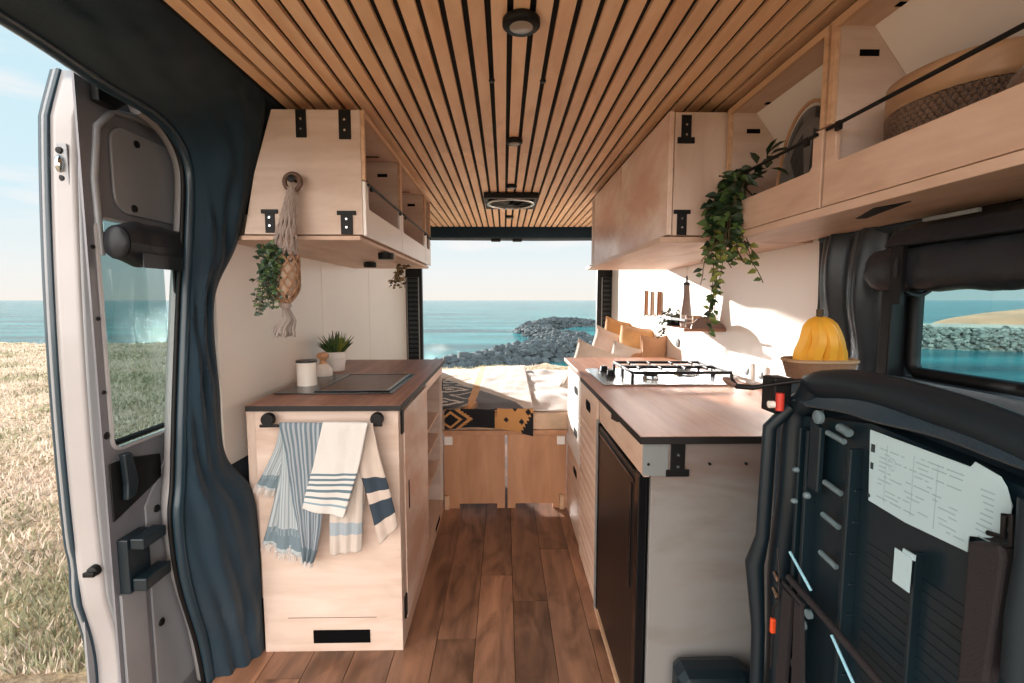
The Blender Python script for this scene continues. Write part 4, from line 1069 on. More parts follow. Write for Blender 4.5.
# patterned blanket with front drop
def bxx(u, v):
    x0 = -.358 - .54 * max(0, min(1, (v - .215) / .03))
    return x0 + (.175 - x0) * u + (.03 * (v - .2) if v > .2 else 0)
def bl(u, v):
    x = bxx(u, v)
    if v < .2:
        t = v / .2
        drop = .122 + (.035 * max(0, (u - .55) / .45) ** 1.5) + .02 * N(x * 3, 0, 0)
        return (x, 2.779 - .008 * math.sin(PI * t) + .006 * math.sin(x * 22), (.628) - drop * (1 - t))
    t = (v - .2) / .8
    y = 2.788 + 1.70 * t
    e = 1
    lift = .024 * max(0, min(1, (x + .28) * 8)) 
    z = .618 + lift + .012 * N(x * 4, y * 3, 9) + .006 * N(x * 14, y * 8, 3)
    if t < .05: z -= .02 * (1 - t / .05)
    return (x, y, z)
def bpat(u, v):
    # colour indices 0 black 1 tan 2 cream 3 grey 4 orange
    x = bxx(u, v)
    if v < .2:
        d = (.2 - v) / .2          # 0 at the top edge, 1 at the hem
        zz = d * .16
        q = abs(x + .322) + abs(zz - .085)
        saw = .014 * ((zz / .018) % 1)
        if x < -.055:
            if q < .05 or .072 < q < .104: return 0
            if q < .072 or q < .142 - saw: return 1
            return 0
        if x > .165 - d * .075 + .018 * ((d * 7) % 1) and d > .12: return 0
        for (a, b2) in ((.012, .50), (.105, .52), (.145, .12), (.065, .0)):
            if abs(x - a) + abs(d - b2) * .13 < .017: return 0
        if x < -.040 and d < .35 and (d * 9) % 1 < .5: return 0
        return 1
    t = (v - .2) / .8; y = 2.788 + 1.70 * t
    shade_line = .12 - (y - 2.788) * .55          # painted edge of the sun's shadow: darker cloth colours left of it
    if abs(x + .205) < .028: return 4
    if x < shade_line:
        if x > -.18: return 3 if (y < 4.0) else 2  # grey puts the glare on black cloth into the colour
        a = (x + .40) / .20; b2 = ((y - 2.8) % .40 - .20) / .20
        q = abs(a) * .75 + abs(b2)
        q = round(q / .06) * .06
        if .38 < q < .58 or q < .14 or 1.05 < q < 1.2: return 2
        return 0
    if x < -.18:
        a = (x + .42) / .20; b2 = ((y - 3.0) % .6 - .3) / .3
        q = abs(a) * .6 + abs(b2)
        if .42 < q < .56 or q < .1: return 1
        if abs(x + .62) < .025: return 4
        return 2
    q = round((abs((x - .0) / .16) * .7 + abs(((y - 2.8) % .7 - .35) / .3)) / .1) * .1
    return 5 if .5 < q < .7 or q < .15 else 2
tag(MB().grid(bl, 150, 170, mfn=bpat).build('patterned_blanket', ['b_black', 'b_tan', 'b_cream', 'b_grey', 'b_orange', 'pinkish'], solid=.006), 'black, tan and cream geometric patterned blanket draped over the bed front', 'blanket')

# pillows
def pillow(label, c, w_, h_, t_, rot, mat, pip=None, cat='pillow', nm='pillow', seed=0):
    th = thing(nm, label, cat, c)
    T = Matrix.Translation(c) @ Matrix.Rotation(rot[2], 4, 'Z') @ Matrix.Rotation(rot[0], 4, 'X') @ Matrix.Rotation(rot[1], 4, 'Y')
    def face(sgn):
        def fn(u, v):
            a, b2 = u * 2 - 1, v * 2 - 1
            pin = 1 - .10 * (1 - abs(b2) ** 2) * abs(a) ** 2; pin2 = 1 - .10 * (1 - abs(a) ** 2) * abs(b2) ** 2
            k = ((1 - abs(a) ** 2.6) * (1 - abs(b2) ** 2.6)) ** .5 if abs(a) < 1 and abs(b2) < 1 else 0
            y = sgn * t_ / 2 * k * (1 + .15 * N(a * 2 + seed, b2 * 2, sgn)) + (.010 * N(a * 12, b2 * 12, sgn) * k if mat == 'teddy' else 0)
            return T @ Vector((a * w_ / 2 * pin, y, h_ / 2 + b2 * h_ / 2 * pin2))
        return fn
    MB().grid(face(-1), 24, 24).grid(face(1), 24, 24).build('case', mat, th)
    edge = []
    f0 = face(1)
    for k in range(96):
        s_, t = divmod(k, 24); t /= 24
        uv = ((t, 0), (1, t), (1 - t, 1), (0, 1 - t))[s_]
        edge.append(f0(*uv))
    MB().tube(edge, .004, 5, closed=True).build('piping', pip or mat, th)
    return th
# far row leaning on the right wall / corner, near ones towards the drawers
pillow('large white pillow at the bed edge, leftmost of the pillows', (.57, 3.16, .61), .44, .36, .17, (-.25, .30, -.5), 'cream', seed=1)
pillow('white and pink patterned pillow between the large white pillow and mustard one', (.76, 3.62, .63), .40, .42, .17, (-.22, .28, -.55), 'pinkish', 'cream', seed=2)
pillow('mustard pillow standing highest at the back against the rear pillar', (.94, 4.0, .66), .36, .46, .16, (-.15, .16, -.65), 'mustard', 'teddy', seed=3)
pillow('small plain white pillow in front of the mustard pillows', (.80, 3.22, .64), .28, .34, .13, (-.22, .24, -.4), 'linen', 'cream', seed=4)
pillow('fluffy mustard fleece pillow in the middle of the pile', (.93, 3.40, .66), .32, .44, .18, (-.2, .10, -.6), 'teddy', 'mustard', seed=5)
pillow('tan pillow just behind the worktop, below the fluffy one', (.90, 3.16, .65), .20, .29, .12, (-.2, 0, -.6), 'tan', 'mustard', seed=6)
pillow('brown rounded pillow nearest the right wall', (.985, 3.06, .66), .17, .39, .12, (-.08, 0, -.3), 'tan', 'tan', seed=7)

# ---------------------------------------------------------------- sliding door outside the opening
dr = thing('sliding_door', 'pale grey van sliding door half open with window and rolled blind', 'door', (-1.13, 1.9, -.1))
DX = -1.09
# door profile curve in y along z (leading edge bows slightly)
def lead(z): return 1.235 + .05 * ((z - .9) ** 2) + (.06 if z > 1.75 else 0) * (z - 1.75) * 4 + .02 * math.sin(max(0, min(1, (.45 - z) / .35)) * PI * 1.0)
NZ = 60
zs = [-.12 + (2.0) * i / NZ for i in range(NZ + 1)]
def stripY(x0, d0, x1, d1, mat, nm, parent=dr, thick=.004, nz=NZ):
    return MB().grid(lambda u, v: (x0 + (x1 - x0) * u, lead(zs[0] + (zs[-1] - zs[0]) * v) + d0 + (d1 - d0) * u, zs[0] + (zs[-1] - zs[0]) * v), 4, nz).build(nm, mat, parent, solid=thick)
stripY(-1.158, -.005, -1.105, .012, 'paint', 'edge_face')
stripY(-1.105, .012, DX, .035, 'paint_m', 'edge_bevel')
MB().box(-1.166, -1.160, 1.245, 2.2, -.12, .84).box(-1.166, -1.160, 1.30, 2.2, 1.53, 1.87).build('outer_skin', 'paint_m', dr)
for dx, dd, rr, m2 in ((-1.163, -.006, .007, 'rubber'), (-1.174, -.004, .006, 'paint_m'), (-1.184, .0, .007, 'rubber')):
    MB().tube([(dx, lead(z) + dd + .006 * math.sin(max(0, min(1, (.62 - z) / .12)) * PI) , z) for z in zs], rr, 8).build('weather_strip', m2, dr)
# inner skin with a window hole: built as a frame around Y .07...  and z .87..1.52
y0w, y1w, z0w, z1w = 1.290, 1.585, .862, 1.50
def rr_(y0, y1, z0, z1, r, n=6):
    out = []
    for cy, cz, a0 in ((y1 - r, z1 - r, 0), (y0 + r, z1 - r, PI / 2), (y0 + r, z0 + r, PI), (y1 - r, z0 + r, 3 * PI / 2)):
        for k in range(n + 1):
            a = a0 + PI / 2 * k / n; out.append((cy + r * math.cos(a), cz + r * math.sin(a)))
    return out
hole = rr_(y0w, y1w, z0w, z1w, .03)
mb = MB()
# ring: connect hole points with outer rectangle points
outer = []
Y0o, Y1o, Z0o, Z1o = 1.262, 2.2, -.12, 1.87
for (yy, zz) in hole:
    cy, cz = (y0w + y1w) / 2, (z0w + z1w) / 2
    dy, dz = (yy - cy), (zz - cz)
    ty = ((Y1o - cy) if dy > 0 else (Y0o - cy)) / dy if abs(dy) > 1e-6 else 1e9
    tz = ((Z1o - cz) if dz > 0 else (Z0o - cz)) / dz if abs(dz) > 1e-6 else 1e9
    k = min(ty, tz); outer.append((cy + dy * k, cz + dz * k))
n = len(hole)
corners = {}
vs = [(DX, a, b2) for a, b2 in hole] + [(DX, a, b2) for a, b2 in outer]
fs = [(i, (i + 1) % n, n + (i + 1) % n, n + i) for i in range(n)]
mb.add(vs, fs)
# fill the corners of the rectangle
for (yy, zz) in ((Y1o, Z1o), (Y0o, Z1o), (Y0o, Z0o), (Y1o, Z0o)):
    best = None
    for i in range(n):
        a, b2 = outer[i], outer[(i + 1) % n]
        if abs(a[0] - b2[0]) > 1e-4 and abs(a[1] - b2[1]) > 1e-4:
            if (abs(a[0] - yy) < 1e-4 or abs(b2[0] - yy) < 1e-4) and (abs(a[1] - zz) < 1e-4 or abs(b2[1] - zz) < 1e-4): best = i
    if best is not None:
        mb.add([(DX, *outer[best]), (DX, yy, zz), (DX, *outer[(best + 1) % n])], [(0, 1, 2)])
mb.build('inner_skin', 'paint_d', dr, solid=.006)
MB().tube([(DX + .006, a, b2) for a, b2 in rr_(y0w, y1w, z0w, z1w, .03)], .0055, 6, closed=True).build('window_gasket', 'paint', dr)
MB().box(DX - .05, DX - .046, y0w - .02, y1w + .02, z0w - .02, z1w + .02).build('window_pane', 'winglass', dr)
MB().tube([(DX - .02, y0w + .02, z0w + .012), (DX - .02, y1w, z0w + .012)], .009, 6).build('window_sill', 'black', dr)
# upper access panel
up = MB().prism(rr_(1.352, 2.0, 1.525, 1.765, .05), 0, DX + .003, DX + .012)
upo = up.build('upper_panel', 'paint_m', dr, bevel=.003)
for (yy, zz) in ((1.443, 1.735), (1.418, 1.545)):
    MB().lathe([(.011, 0), (.010, .004), (.003, .005)], (DX + .012, yy, zz), 12, axis=0).build('screw_cap', 'black', upo)
MB().tube([(DX + .006, 1.30, 1.40), (DX + .006, 1.295, 1.60), (DX + .006, 1.315, 1.74), (DX + .006, 1.37, 1.80), (DX + .006, 1.46, 1.815), (DX + .006, 2.1, 1.815)], .010, 8).build('frame_bead', 'paint_m', dr)
# rolled blind on door
def rb(u, v):
    y = 1.305 + .5 * u; a = 2 * PI * v
    return (DX + .045 + .038 * math.cos(a) * (1 + .12 * N(u * 9, v * 3)), y, 1.435 - .035 * u * 0 + .062 * math.sin(a) * (1 + .15 * N(u * 7, 3, v * 2)) * (.75 + .25 * min(1, u * 8)))
mb = MB().grid(rb, 40, 24); mb.ell((DX + .045, 1.305, 1.435), (.036, .015, .046), 14, 8)
bl_ = mb.build('rolled_blind', 'blind', dr)
MB().box(DX + .085, DX + .088, 1.34, 1.50, 1.37, 1.41).build('blind_flap', 'fab_satin', bl_)
MB().box(DX + .04, DX + .046, 1.52, 1.535, 1.30, 1.38).build('blind_strap', 'black', bl_)
# latch, plates, handle pockets, stops
lt = MB().prism([(1.30, 1.80), (1.30, 1.875), (1.345, 1.89), (1.385, 1.875), (1.40, 1.83), (1.36, 1.80)], 0, DX + .006, DX + .03).build('top_latch', 'black', dr, bevel=.004)
MB().lathe([(.016, 0), (.014, .008), (.005, .01)], (DX + .03, 1.34, 1.85), 16, axis=0).build('latch_bolt', 'chrome', lt)
MB().lathe([(.012, 0), (.010, .008), (.005, .01)], (DX + .008, 1.44, 1.855), 16, axis=0).build('top_bolt', 'black', dr)
sp_ = MB().box(-1.155, -1.12, 1.262, 1.2665, 1.575, 1.68).build('striker_plate', 'paint_m', dr, bevel=.002)
MB().ell((-1.138, 1.258, 1.628), (.010, .01, .022), 12, 8).build('striker', 'chrome', sp_)
for zz in (1.592, 1.662): MB().lathe([(.009, 0), (.008, -.004), (.002, -.005)], (-1.138, 1.262, zz), 12, axis=1).build('plate_screw', 'black', sp_)
kn = MB().lathe([(.016, 0), (.014, -.014), (.005, -.018)], (-1.118, 1.246, .545), 16, axis=1).build('buffer', 'black', dr)
MB().box(-1.135, -1.105, 1.222, 1.23, .535, .548).build('buffer_tip', 'black', kn, bevel=.002)
MB().prism([(1.272, .83), (1.272, .665), (1.46, .725), (1.46, .80), (1.33, .83)], 0, DX + .004, DX + .010).build('handle_pocket', 'black', dr, bevel=.003)
MB().prism([(1.30, .85), (1.325, .85), (1.345, .76), (1.33, .72), (1.30, .715), (1.305, .76)], 0, DX + .010, DX + .03).build('inner_handle', 'dark_plastic', dr, bevel=.005)
mb = MB()
mb.box(DX + .004, DX + .035, 1.278, 1.36, .45, .61); mb.box(DX + .035, DX + .075, 1.285, 1.375, .578, .61); mb.box(DX + .035, DX + .075, 1.285, 1.385, .455, .492)
mb.build('door_stop', 'dark_plastic', dr, bevel=.004)
MB().prism([(1.275, -.1), (1.36, -.1), (1.36, .45), (1.275, .45)], 0, DX + .004, DX + .012).build('lower_channel', 'paint_m', dr)
lp = MB().prism([(1.385, .0), (2.1, .0), (2.1, .80), (1.50, .80), (1.40, .68), (1.385, .66)], 0, DX + .003, DX + .010).build('lower_panel', 'paint_m', dr, bevel=.003)
for (yy, zz) in ((1.427, .635), (1.415, .27)):
    MB().lathe([(.012, 0), (.011, .004), (.003, .005)], (DX + .010, yy, zz), 12, axis=0).build('screw_cap', 'black', lp)
for zz in (1.42, 1.23, 1.03, .91): 
    MB().lathe([(.006 if zz > 1 else .011, 0), (.005, .004), (.002, .005)], (DX + .003, 1.277, zz), 10, axis=0).build('plug', 'black', dr)

# ---------------------------------------------------------------- folded seat at right
st_ = thing('folded_bench', 'black folded van seat showing its plastic underside with paper labels', 'seat', (.65, .6, .3))
SX = .60
# body: padded cushion behind, recessed plastic tray facing the aisle
def top(y): return 1.135 - .02 * max(0, (y - .72) / .2) ** 2 - .03 * max(0, (.6 - y) / .3)
mb = MB()
mb.prism([(.10, .0), (.885, .0), (.893, .55), (.900, .60), (.905, .72), (.895, .80), (.893, 1.04), (.875, 1.085), (.80, 1.115), (.70, 1.130), (.50, 1.125), (.10, 1.10)], 0, .64, .79)
mb.build('cushion', 'dark_plastic', st_, bevel=.035)
# rim frame around tray
mb = MB()
rim = [(.885, .0), (.893, .45), (.898, .60), (.905, .70), (.898, .80), (.885, .90), (.882, 1.03), (.865, 1.08), (.80, 1.100), (.70, 1.112), (.55, 1.105), (.42, 1.085), (.25, 1.07), (.10, 1.06)]
mb.tube([(.622, a + .018, b2 + (.03 if a < .84 else 0)) for a, b2 in [tuple(curve([(0,) + p for p in rim], i / 60))[1:] for i in range(61)]], .026, 12)
mb.build('shell_rim', 'dark_plastic', st_)
MB().prism([(.10, .0), (.86, .0), (.865, 1.06), (.70, 1.09), (.10, 1.05)], 0, .612, .64).build('underside_tray', 'dark_plastic2', st_)
# padded fabric top band
MB().grid(lambda u, v: (.598 + .16 * v + .012 * N(u * 5, v * 3), .875 - .64 * u, 1.086 + .038 * math.sin(PI * min(1, v * 1.1)) + .015 * v + .02 * math.sin(PI * u) + .010 * N(u * 4, v * 3, 2)), 40, 12).build('cloth_cover', 'lining', st_, solid=.01)
# vertical ribs and channel
mb = MB()
for yy in (.845, .822, .718): mb.box(.592, .613, yy - .004, yy + .004, .25, 1.045)
for k in range(14): mb.box(.60, .613, .711, .725, .30 + k * .052, .304 + k * .052)
for yy in (.60, .49): mb.box(.600, .613, yy - .003, yy + .003, .30, .94)
mb.build('ribs', 'dark_plastic2', st_, bevel=.0015)
mb = MB()
for k in range(26): mb.box(.6110, .6125, .50, .695, .50 + k * .016, .504 + k * .016)
mb.build('fine_ribs', 'dark_plastic2', st_)
for z in (1.055, .968, .911, .842):
    y0_ = .775
    MB().tube([(.596, y0_, z), (.596, y0_ - .040, z - .004)], .0048, 10).build('steel_pin', 'pin', st_)
MB().tube([(.596, .748, 1.072), (.596, .725, 1.068)], .007, 10).build('steel_pin', 'pin', st_)
# bolts
for (yy, zz, r2) in ((.790, 1.078, .012), (.842, .965, .005), (.808, .93, .006), (.842, .905, .005), (.80, .69, .009), (.815, .60, .009)):
    MB().lathe([(r2, 0), (r2, -.006), (r2 * .6, -.009), (r2 * .2, -.009)], (.592, yy, zz), 12, axis=0).build('bolt', 'pin', st_)
MB().prism([(.785, .945), (.812, .945), (.812, 1.07), (.785, 1.06)], 0, .590, .600).build('side_plate', 'paint_d', st_, bevel=.002).data.materials[0] = M['dark_plastic2']
# rods, webbing posts, wire with orange clip
for a, b2 in (((.826, .814), (.763, .780)), ((.708, .739), (.60, .655))):
    MB().tube([(.575, a[0], a[1]), (.575, b2[0], b2[1])], .0026, 8).build('steel_rod', 'rodm', st_)
MB().tube([(.575, .826, .765), (.575, .735, .757), (.575, .60, .74)], .006, 8).build('brown_bar', 'brown_strap', st_)
MB().prism([(.828, .742), (.802, .742), (.812, .45), (.838, .45)], 0, .566, .574).build('webbing', 'brown_strap', st_)
MB().prism([(.792, .742), (.776, .742), (.745, .45), (.785, .45)], 0, .566, .574).build('webbing', 'brown_strap', st_)
MB().tube([(.570, .832, .75), (.570, .774, .745)], .004, 8).build('webbing_bar', 'brown_strap', st_)
wr = MB().tube([(.575, .865, .80), (.575, .855, .765), (.575, .852, .71), (.575, .850, .70), (.575, .868, .675), (.575, .868, .64), (.575, .866, .55)], .0016, 6).build('wire', 'rim', st_)
MB().box(.570, .579, .862, .870, .625, .655).build('wire_clip', 'orange', wr, bevel=.002)
for (a, z) in ((.875, .745), (.876, .712)):
    MB().tube([(.578, a, z), (.578, a - .018, z - .010)], [.004, .006], 8).build('spring', 'chrome', st_)
MB().lathe([(.008, 0), (.008, -.006)], (.578, .765, .735), 12, axis=0).build('bolt', 'pin', st_)
# paper labels
LP = [(0.554,0.689,1.084),(0.554,0.683,0.976),(0.554,0.617,0.973),(0.554,0.530,0.979),(0.554,0.530,0.999),(0.554,0.506,1.009),(0.554,0.488,1.027),(0.554,0.487,1.056),(0.554,0.494,1.074),(0.554,0.501,1.083),(0.554,0.530,1.090),(0.554,0.535,1.082)]
lb = MB().prism([(p[1], p[2]) for p in LP], 0, .6000, .6012).build('paper_label', 'label', st_)
mb = MB(); RL = random.Random(5)
for row in range(15):
    y_ = .668
    z = 1.068 - row * .0066
    while y_ > .54:
        l = RL.uniform(.005, .024)
        if RL.random() < .7 and y_ - l > .53 and z > .985 - (.668 - y_) * .02: mb.box(.5996, .5999, y_ - l, y_, z, z + .0016)
        y_ -= l + .004
mb.build('label_print', 'ink', lb); mb = MB()
for row in range(9):
    z = 1.06 - row * .007; mb.box(.5996, .5999, .505, .505 + RL.uniform(.008, .018), z, z + .0016)
mb.build('label_column', 'ink', lb); mb = MB()
for a in (.655, .61, .575): MB().box(.5996, .5999, a, a + .0006, .985, 1.07).build('label_rule', 'ink', lb)
mb.tube([(.5996, .645 + .007 * math.cos(t), 1.045 + .009 * math.sin(t)) for t in [k * PI / 5 for k in range(10)]], .0005, 4, closed=True)
mb.build('label_drawing', 'ink', lb)
MB().box(.5992, .5998, .677, .684, 1.052, 1.064).build('label_symbol', 'ink2', lb)
MB().box(.5992, .5998, .678, .683, 1.026, 1.036).build('label_symbol', 'ink2', lb)
MB().lathe([(.003, 0), (.003, -.0006)], (.5998, .683, .984), 10, axis=0).build('rivet', 'ink2', lb)
tg = MB().box(.588, .5892, .590, .617, .888, .937, T=None).build('small_tag', 'label', st_)
MB().box(.5895, .592, .588, .606, .934, .942).build('tag_tab', 'label', tg)
# ring handle at the right of label
lp_ = [(0.540,0.495,1.021),(0.540,0.479,1.025),(0.540,0.480,1.049),(0.540,0.473,1.053),(0.540,0.470,1.020),(0.540,0.478,1.015)]
MB().tube([(.585, p[1], p[2]) for p in lp_], .003, 8).build('wire_loop', 'black', st_)
sp2 = [(0.535,0.512,1.003),(0.535,0.477,1.017),(0.535,0.472,1.003),(0.535,0.479,0.855),(0.535,0.511,0.827)]
MB().prism([(p[1], p[2]) for p in sp2][::-1], 0, .580, .598).build('side_post', 'brown_strap', st_, bevel=.004)
et = [(0.530,0.456,1.076),(0.530,0.454,1.013),(0.530,0.458,0.944),(0.530,0.456,0.875)]
MB().tube([(.590, p[1], p[2]) for p in et], .014, 10).build('edge_tube', 'dark_plastic2', st_)

# lever and buckle block
bkx = MB().box(.565, .600, .885, .93, 1.06, 1.130).build('latch_block', 'black', st_, bevel=.004)
mb = MB().tube([(.487, .90, 1.126), (.500, .90, 1.112), (.53, .895, 1.110), (.56, .885, 1.118), (.60, .86, 1.130), (.66, .83, 1.135)], [.005, .0055, .005, .004, .004, .004], 8)
lv = mb.build('release_lever', 'black', st_)
MB().tube([(.472, .902, 1.127), (.480, .902, 1.124), (.495, .90, 1.115)], [.003, .007, .0065], 10).build('lever_grip', 'rodend', lv)
MB().tube([(.566, .866, 1.072), (.566, .866, 1.105)], .0075, 12).build('red_pin', 'red', st_)
MB().lathe([(.007, 0), (.007, -.01), (.002, -.012)], (.556, .868, 1.083), 12, axis=0).build('pin_head', 'mug', st_)
MB().tube([(.572, .905, .0), (.572, .905, .40), (.572, .912, .60), (.565, .925, .735), (.572, .912, .80), (.572, .905, 1.03), (.60, .885, 1.075)], [.013, .013, .013, .018, .013, .013, .012], 10).build('side_tube', 'dark_plastic', st_)

st_.location.x -= .045

# dark rounded case on the floor in front of the right cabinet
wc = thing('storage_case', 'dark rounded case on the floor against the grey plywood panel', 'case', (.56, 1.17, 0))
MB().prism([(.455, 0), (.66, 0), (.66, .30), (.48, .30), (.46, .28)], 1, 1.13, 1.225).build('body', 'dark_plastic', wc, bevel=.03)
MB().box(.48, .64, 1.124, 1.129, .26, .268).build('lid_seam', 'black', wc)

# ---------------------------------------------------------------- outside
def edgeY(x):
    if x < -9: return 20.5
    if x < -2.2: return 20.5 + (x + 9) * (13.2 - 20.5) / 6.8
    if x < 3: return 13.2 - (x + 2.2) * .05
    return 13.0 - (x - 3) * .5
def gz(x, y):
    d = edgeY(x) - y + .8 * N(x * .5, y * .5, 3)
    base = -.56 + .05 * N(x * .8, y * .8) + .025 * N(x * 4, y * 4, 2)
    dx = 11.3 + .5 * N(y * .5, 7) - x
    d = min(d, dx)
    if d < 0: base += max(-3.2, d * 1.1)
    elif d < 3: base += .03 * (3 - d) * N(x * 2, y * 2, 5)
    return base
m, nt, b = newmat('dry_grass_ground')
v = mapping(nt)
n1 = nt.nodes.new('ShaderNodeTexNoise'); n1.inputs['Scale'].default_value = 1.1; n1.inputs['Detail'].default_value = 6; nt.links.new(v, n1.inputs['Vector'])
n2 = nt.nodes.new('ShaderNodeTexNoise'); n2.inputs['Scale'].default_value = 14; n2.inputs['Detail'].default_value = 8; n2.inputs['Roughness'].default_value = .7; nt.links.new(v, n2.inputs['Vector'])
r1 = nt.nodes.new('ShaderNodeValToRGB'); e = r1.color_ramp.elements
e[0].position = .38; e[0].color = lin((176, 158, 120)); e[1].position = .6; e[1].color = lin((212, 184, 160))
r2 = nt.nodes.new('ShaderNodeValToRGB'); e = r2.color_ramp.elements
e[0].position = .35; e[0].color = lin((150, 138, 120)); e[1].position = .62; e[1].color = lin((255, 250, 240))
mx = nt.nodes.new('ShaderNodeMix'); mx.data_type = 'RGBA'; mx.blend_type = 'MULTIPLY'; mx.inputs[0].default_value = 1
nt.links.new(n1.outputs['Fac'], r1.inputs['Fac']); nt.links.new(n2.outputs['Fac'], r2.inputs['Fac'])
nt.links.new(r1.outputs['Color'], mx.inputs[6]); nt.links.new(r2.outputs['Color'], mx.inputs[7]); nt.links.new(mx.outputs[2], b.inputs['Base Color'])
b.inputs['Roughness'].default_value = 1
bp = nt.nodes.new('ShaderNodeBump'); bp.inputs['Distance'].default_value = .06; nt.links.new(n2.outputs['Fac'], bp.inputs['Height']); nt.links.new(bp.outputs['Normal'], b.inputs['Normal'])
M['ground'] = m
mb = MB().grid(lambda u, v: (-30 + 46 * u, -14 + 38 * v, gz(-30 + 46 * u, -14 + 38 * v)), 230, 190)
mb.add([(-60, -90, -.57), (11, -90, -.57), (11, -13.8, -.57), (-60, -13.8, -.57)], [(0, 1, 2, 3)])  # unseen land behind the camera, added to bounce light onto the ceiling
struct(mb.build('ground', 'ground'), 'dry grassy ground around the van')
M['blade1'] = plain('dry_grass_blade', (200, 182, 166), .8, var=.25, nscale=3)
M['blade2'] = plain('green_grass_blade', (134, 132, 104), .8, var=.3, nscale=3)
mb = MB(); RG = random.Random(11)
def blades(n, region, h):
    for i in range(n):
        x, y_ = region()
        if edgeY(x) - y_ < -.2: continue
        z = gz(x, y_); hh = h * RG.uniform(.5, 1.3); a = RG.uniform(0, 2 * PI); wd = hh * .07 + .003 * y_ / 3
        gg = N(x * .5, y_ * .5, 8)
        mi = 1 if gg + RG.uniform(-.25, .25) > .08 else 0
        lx, ly = RG.uniform(-.6, .6) * hh, RG.uniform(-.6, .6) * hh
        mb.add([(x - wd * math.cos(a), y_ - wd * math.sin(a), z - .01), (x + wd * math.cos(a), y_ + wd * math.sin(a), z - .01), (x + lx, y_ + ly, z + hh)], [(0, 1, 2)], mi)
def reg1():
    y_ = 2.2 + 18 * RG.random() ** 1.4; t = RG.uniform(.60, 1.12)
    return -y_ * t, y_
def reg2():
    return RG.uniform(-3.2, 1.5), RG.uniform(10, 13.2)
def reg3():
    return RG.uniform(8.0, 11.4), RG.uniform(6.5, 9.5)
blades(22000, reg1, .065); blades(2500, reg2, .05); blades(1200, reg3, .12)
tag(mb.build('grass', ['blade1', 'blade2']), 'dry pale grass growing over the ground beside the van', 'grass', kind='stuff')

# sea
m, nt, b = newmat('sea_water')
v = mapping(nt, (1, 1, 1))
nA = nt.nodes.new('ShaderNodeTexNoise'); nA.inputs['Scale'].default_value = 1.1; nA.inputs['Detail'].default_value = 8; nA.inputs['Roughness'].default_value = .62
mpx = mapping(nt, (.8, 1.3, 1)); nt.links.new(mpx, nA.inputs['Vector'])
nB = nt.nodes.new('ShaderNodeTexNoise'); nB.inputs['Scale'].default_value = .09; nB.inputs['Detail'].default_value = 5
mpy = mapping(nt, (.35, 1.6, 1)); nt.links.new(mpy, nB.inputs['Vector'])
r1 = nt.nodes.new('ShaderNodeValToRGB'); e = r1.color_ramp.elements
e[0].position = .35; e[0].color = lin((8, 70, 80)); e[1].position = .68; e[1].color = lin((58, 140, 142))
nt.links.new(nB.outputs['Fac'], r1.inputs['Fac']); nt.links.new(r1.outputs['Color'], b.inputs['Base Color'])
b.inputs['Roughness'].default_value = .10; b.inputs['Specular IOR Level'].default_value = .08
bp = nt.nodes.new('ShaderNodeBump'); bp.inputs['Strength'].default_value = 1; bp.inputs['Distance'].default_value = .4
nt.links.new(nA.outputs['Fac'], bp.inputs['Height']); nt.links.new(bp.outputs['Normal'], b.inputs['Normal'])
M['sea'] = m
mb = MB(); mb.add([(-6000, -6000, -2.6), (6000, -6000, -2.6), (6000, 7000, -2.6), (-6000, 7000, -2.6)], [(0, 1, 2, 3)])
o = tag(mb.build('sea', 'sea', origin=(0, 0, -2.6)), 'teal sea water with small waves reaching the horizon', 'sea', kind='stuff')

# rocks
M['rock'] = plain('jetty_rock', (54, 64, 68), .9, isl=.4, var=.3, nscale=2.2, bump=.6, bscale=9)
M['rock_l'] = plain('breakwater_rock', (130, 126, 116), .9, isl=.5, var=.35, nscale=2.2, bump=.6, bscale=9)
RR = random.Random(21)
def rock_mb(c, s, seed, mi=0, mb=None):
    mb = mb or MB(); rr = random.Random(seed)
    sx, sy, sz = s * rr.uniform(.8, 1.3), s * rr.uniform(.8, 1.3), s * rr.uniform(.6, .95)
    a0 = rr.uniform(0, 6); vs = []; fs = []; n, k = 7, 4
    for i in range(k + 1):
        ph = PI * i / k
        for j in range(n):
            th = 2 * PI * j / n + a0; f = 1 + .5 * noise.noise(Vector((math.sin(ph) * math.cos(th) * 1.3 + seed, math.sin(ph) * math.sin(th) * 1.3, math.cos(ph) * 1.3)))
            vs.append((c[0] + sx * f * math.sin(ph) * math.cos(th), c[1] + sy * f * math.sin(ph) * math.sin(th), c[2] + sz * f * math.cos(ph)))
    for i in range(k):
        for j in range(n): fs.append((i * n + j, (i + 1) * n + j, (i + 1) * n + (j + 1) % n, i * n + (j + 1) % n))
    mb.add(vs, fs, mi); return mb
jet = [(-7, 23, 1.0, -2.5), (-3.2, 25.5, 1.5, -2.1), (-1.2, 28, 2.2, -1.95), (.9, 30.5, 2.8, -1.85), (3.0, 34, 3.4, -1.75), (5.4, 37.5, 3.6, -1.7), (6.6, 41, 3.0, -1.75), (4.8, 48, 2.4, -1.9), (3.6, 58, 2.6, -1.6), (7, 69, 3.6, -1.35), (11, 71, 3.2, -1.45), (14.5, 70, 2.4, -1.9)]
bw = [(24, 46, 2.2, -1.2), (30, 42, 2.4, -1.05), (36, 38, 2.6, -1.0), (44, 35, 2.6, -1.0), (52, 32, 2.4, -1.0)]
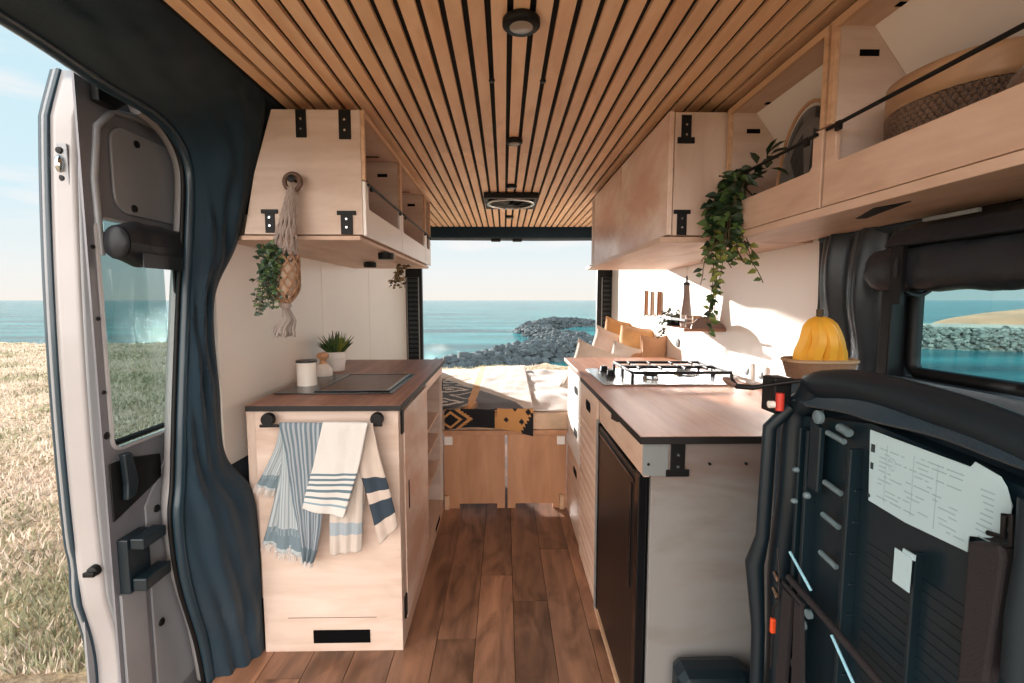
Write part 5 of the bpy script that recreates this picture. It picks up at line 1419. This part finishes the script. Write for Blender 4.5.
def on_path(path, t, u):
    n = len(path) - 1; x = min(t, .9999) * n; i = int(x); f = x - i
    a, b2 = path[i], path[i + 1]
    p = [a[k] * (1 - f) + b2[k] * f for k in range(4)]
    d = Vector((b2[0] - a[0], b2[1] - a[1])).normalized(); nr = Vector((d.y, -d.x))
    z = -2.7 + (p[3] + 2.7) * (1 - abs(u) ** 2.0)
    return (p[0] + nr.x * u * p[2], p[1] + nr.y * u * p[2], z)
def rubble(path, n, s, mat, nm, label, cat, seed, uu=(-1, 1)):
    mb = MB(); rr = random.Random(seed)
    for i in range(n):
        c = on_path(path, rr.random(), rr.uniform(*uu))
        rock_mb((c[0], c[1], c[2] - s * .35), s * rr.uniform(.7, 1.2), rr.randint(0, 999), 0, mb)
    mb.grid(lambda u, v: Vector(on_path(path, u, v * 2.1 - 1.05)) + Vector((0, 0, -.22)), 60, 10)
    return tag(mb.build(nm, mat), label, cat, kind='stuff')
rubble(jet, 2200, .27, 'rock', 'rubble', 'dark small rubble filling between the boulders of the rear jetty', 'rubble', 5)
rubble(bw, 4200, .17, 'rock_l', 'rubble', 'pale small rubble filling the breakwater seen through the side window', 'rubble', 6)
def protos(mat, nm, label, cat, group, s, seeds):
    out = []
    for sd_ in seeds:
        o = rock_mb((0, 0, 0), s, sd_).build(nm, mat, origin=(0, 0, 0)); tag(o, label, cat, group); out.append(o)
    return out
def scatter(path, ps, n, seed, uu, tmax=1.0):
    rr = random.Random(seed)
    for i in range(n):
        t = rr.random() * tmax; u = rr.uniform(*uu); c = on_path(path, t, u)
        o = ps[i] if i < len(ps) else ps[i % len(ps)].copy()
        if i >= len(ps): COL.objects.link(o)
        s = rr.uniform(.7, 1.35)
        o.location = (c[0], c[1], c[2] + .05); o.scale = (s, s, s); o.rotation_euler = (rr.uniform(-.4, .4), rr.uniform(-.4, .4), rr.uniform(0, 6))
scatter(jet, protos('rock', 'boulder', 'dark grey boulder on the curved jetty behind the van', 'boulder', 'boulders of the rear jetty', .30, (1, 2, 3, 4, 5, 6, 7)), 190, 4, (-.9, .7), .85)
scatter(bw, protos('rock_l', 'boulder', 'pale boulder on the breakwater seen through the side window', 'boulder', 'boulders of the side breakwater', .23, (11, 12, 13, 14, 15)), 110, 8, (-.2, .9))
# sandy hill and causeway behind breakwater
M['sand'] = plain('sandy_hill', (186, 130, 96), .95, var=.35, nscale=.25)
M['sand_d'] = plain('causeway_sand', (170, 150, 132), .95, var=.2, nscale=.3)
def hill(u, v):
    x = 56 + 40 * u; y_ = 46 + 26 * v
    r_ = ((u - .62) / .62) ** 2 + ((v - .5) / .5) ** 2
    h_ = max(0, 1 - r_) ** .55
    return (x, y_, -2.8 + 3.3 * h_ + .3 * N(x * .3, y_ * .3) * h_)
tag(MB().grid(hill, 60, 40).build('sand_hill', 'sand'), 'low sandy orange hill beyond the breakwater, seen through the side window', 'hill')
def cause(u, v):
    p = on_path(bw, u, 0); return (p[0] + (v * 16 + .5) * .55, p[1] + (v * 16 + .5) * .8, -1.25 - (.0 if .03 < v < .97 else 1.6) + .1 * N(p[0], v * 9))
tag(MB().grid(cause, 60, 30).build('causeway', 'sand_d'), 'flat pale causeway behind the breakwater rocks', 'causeway')
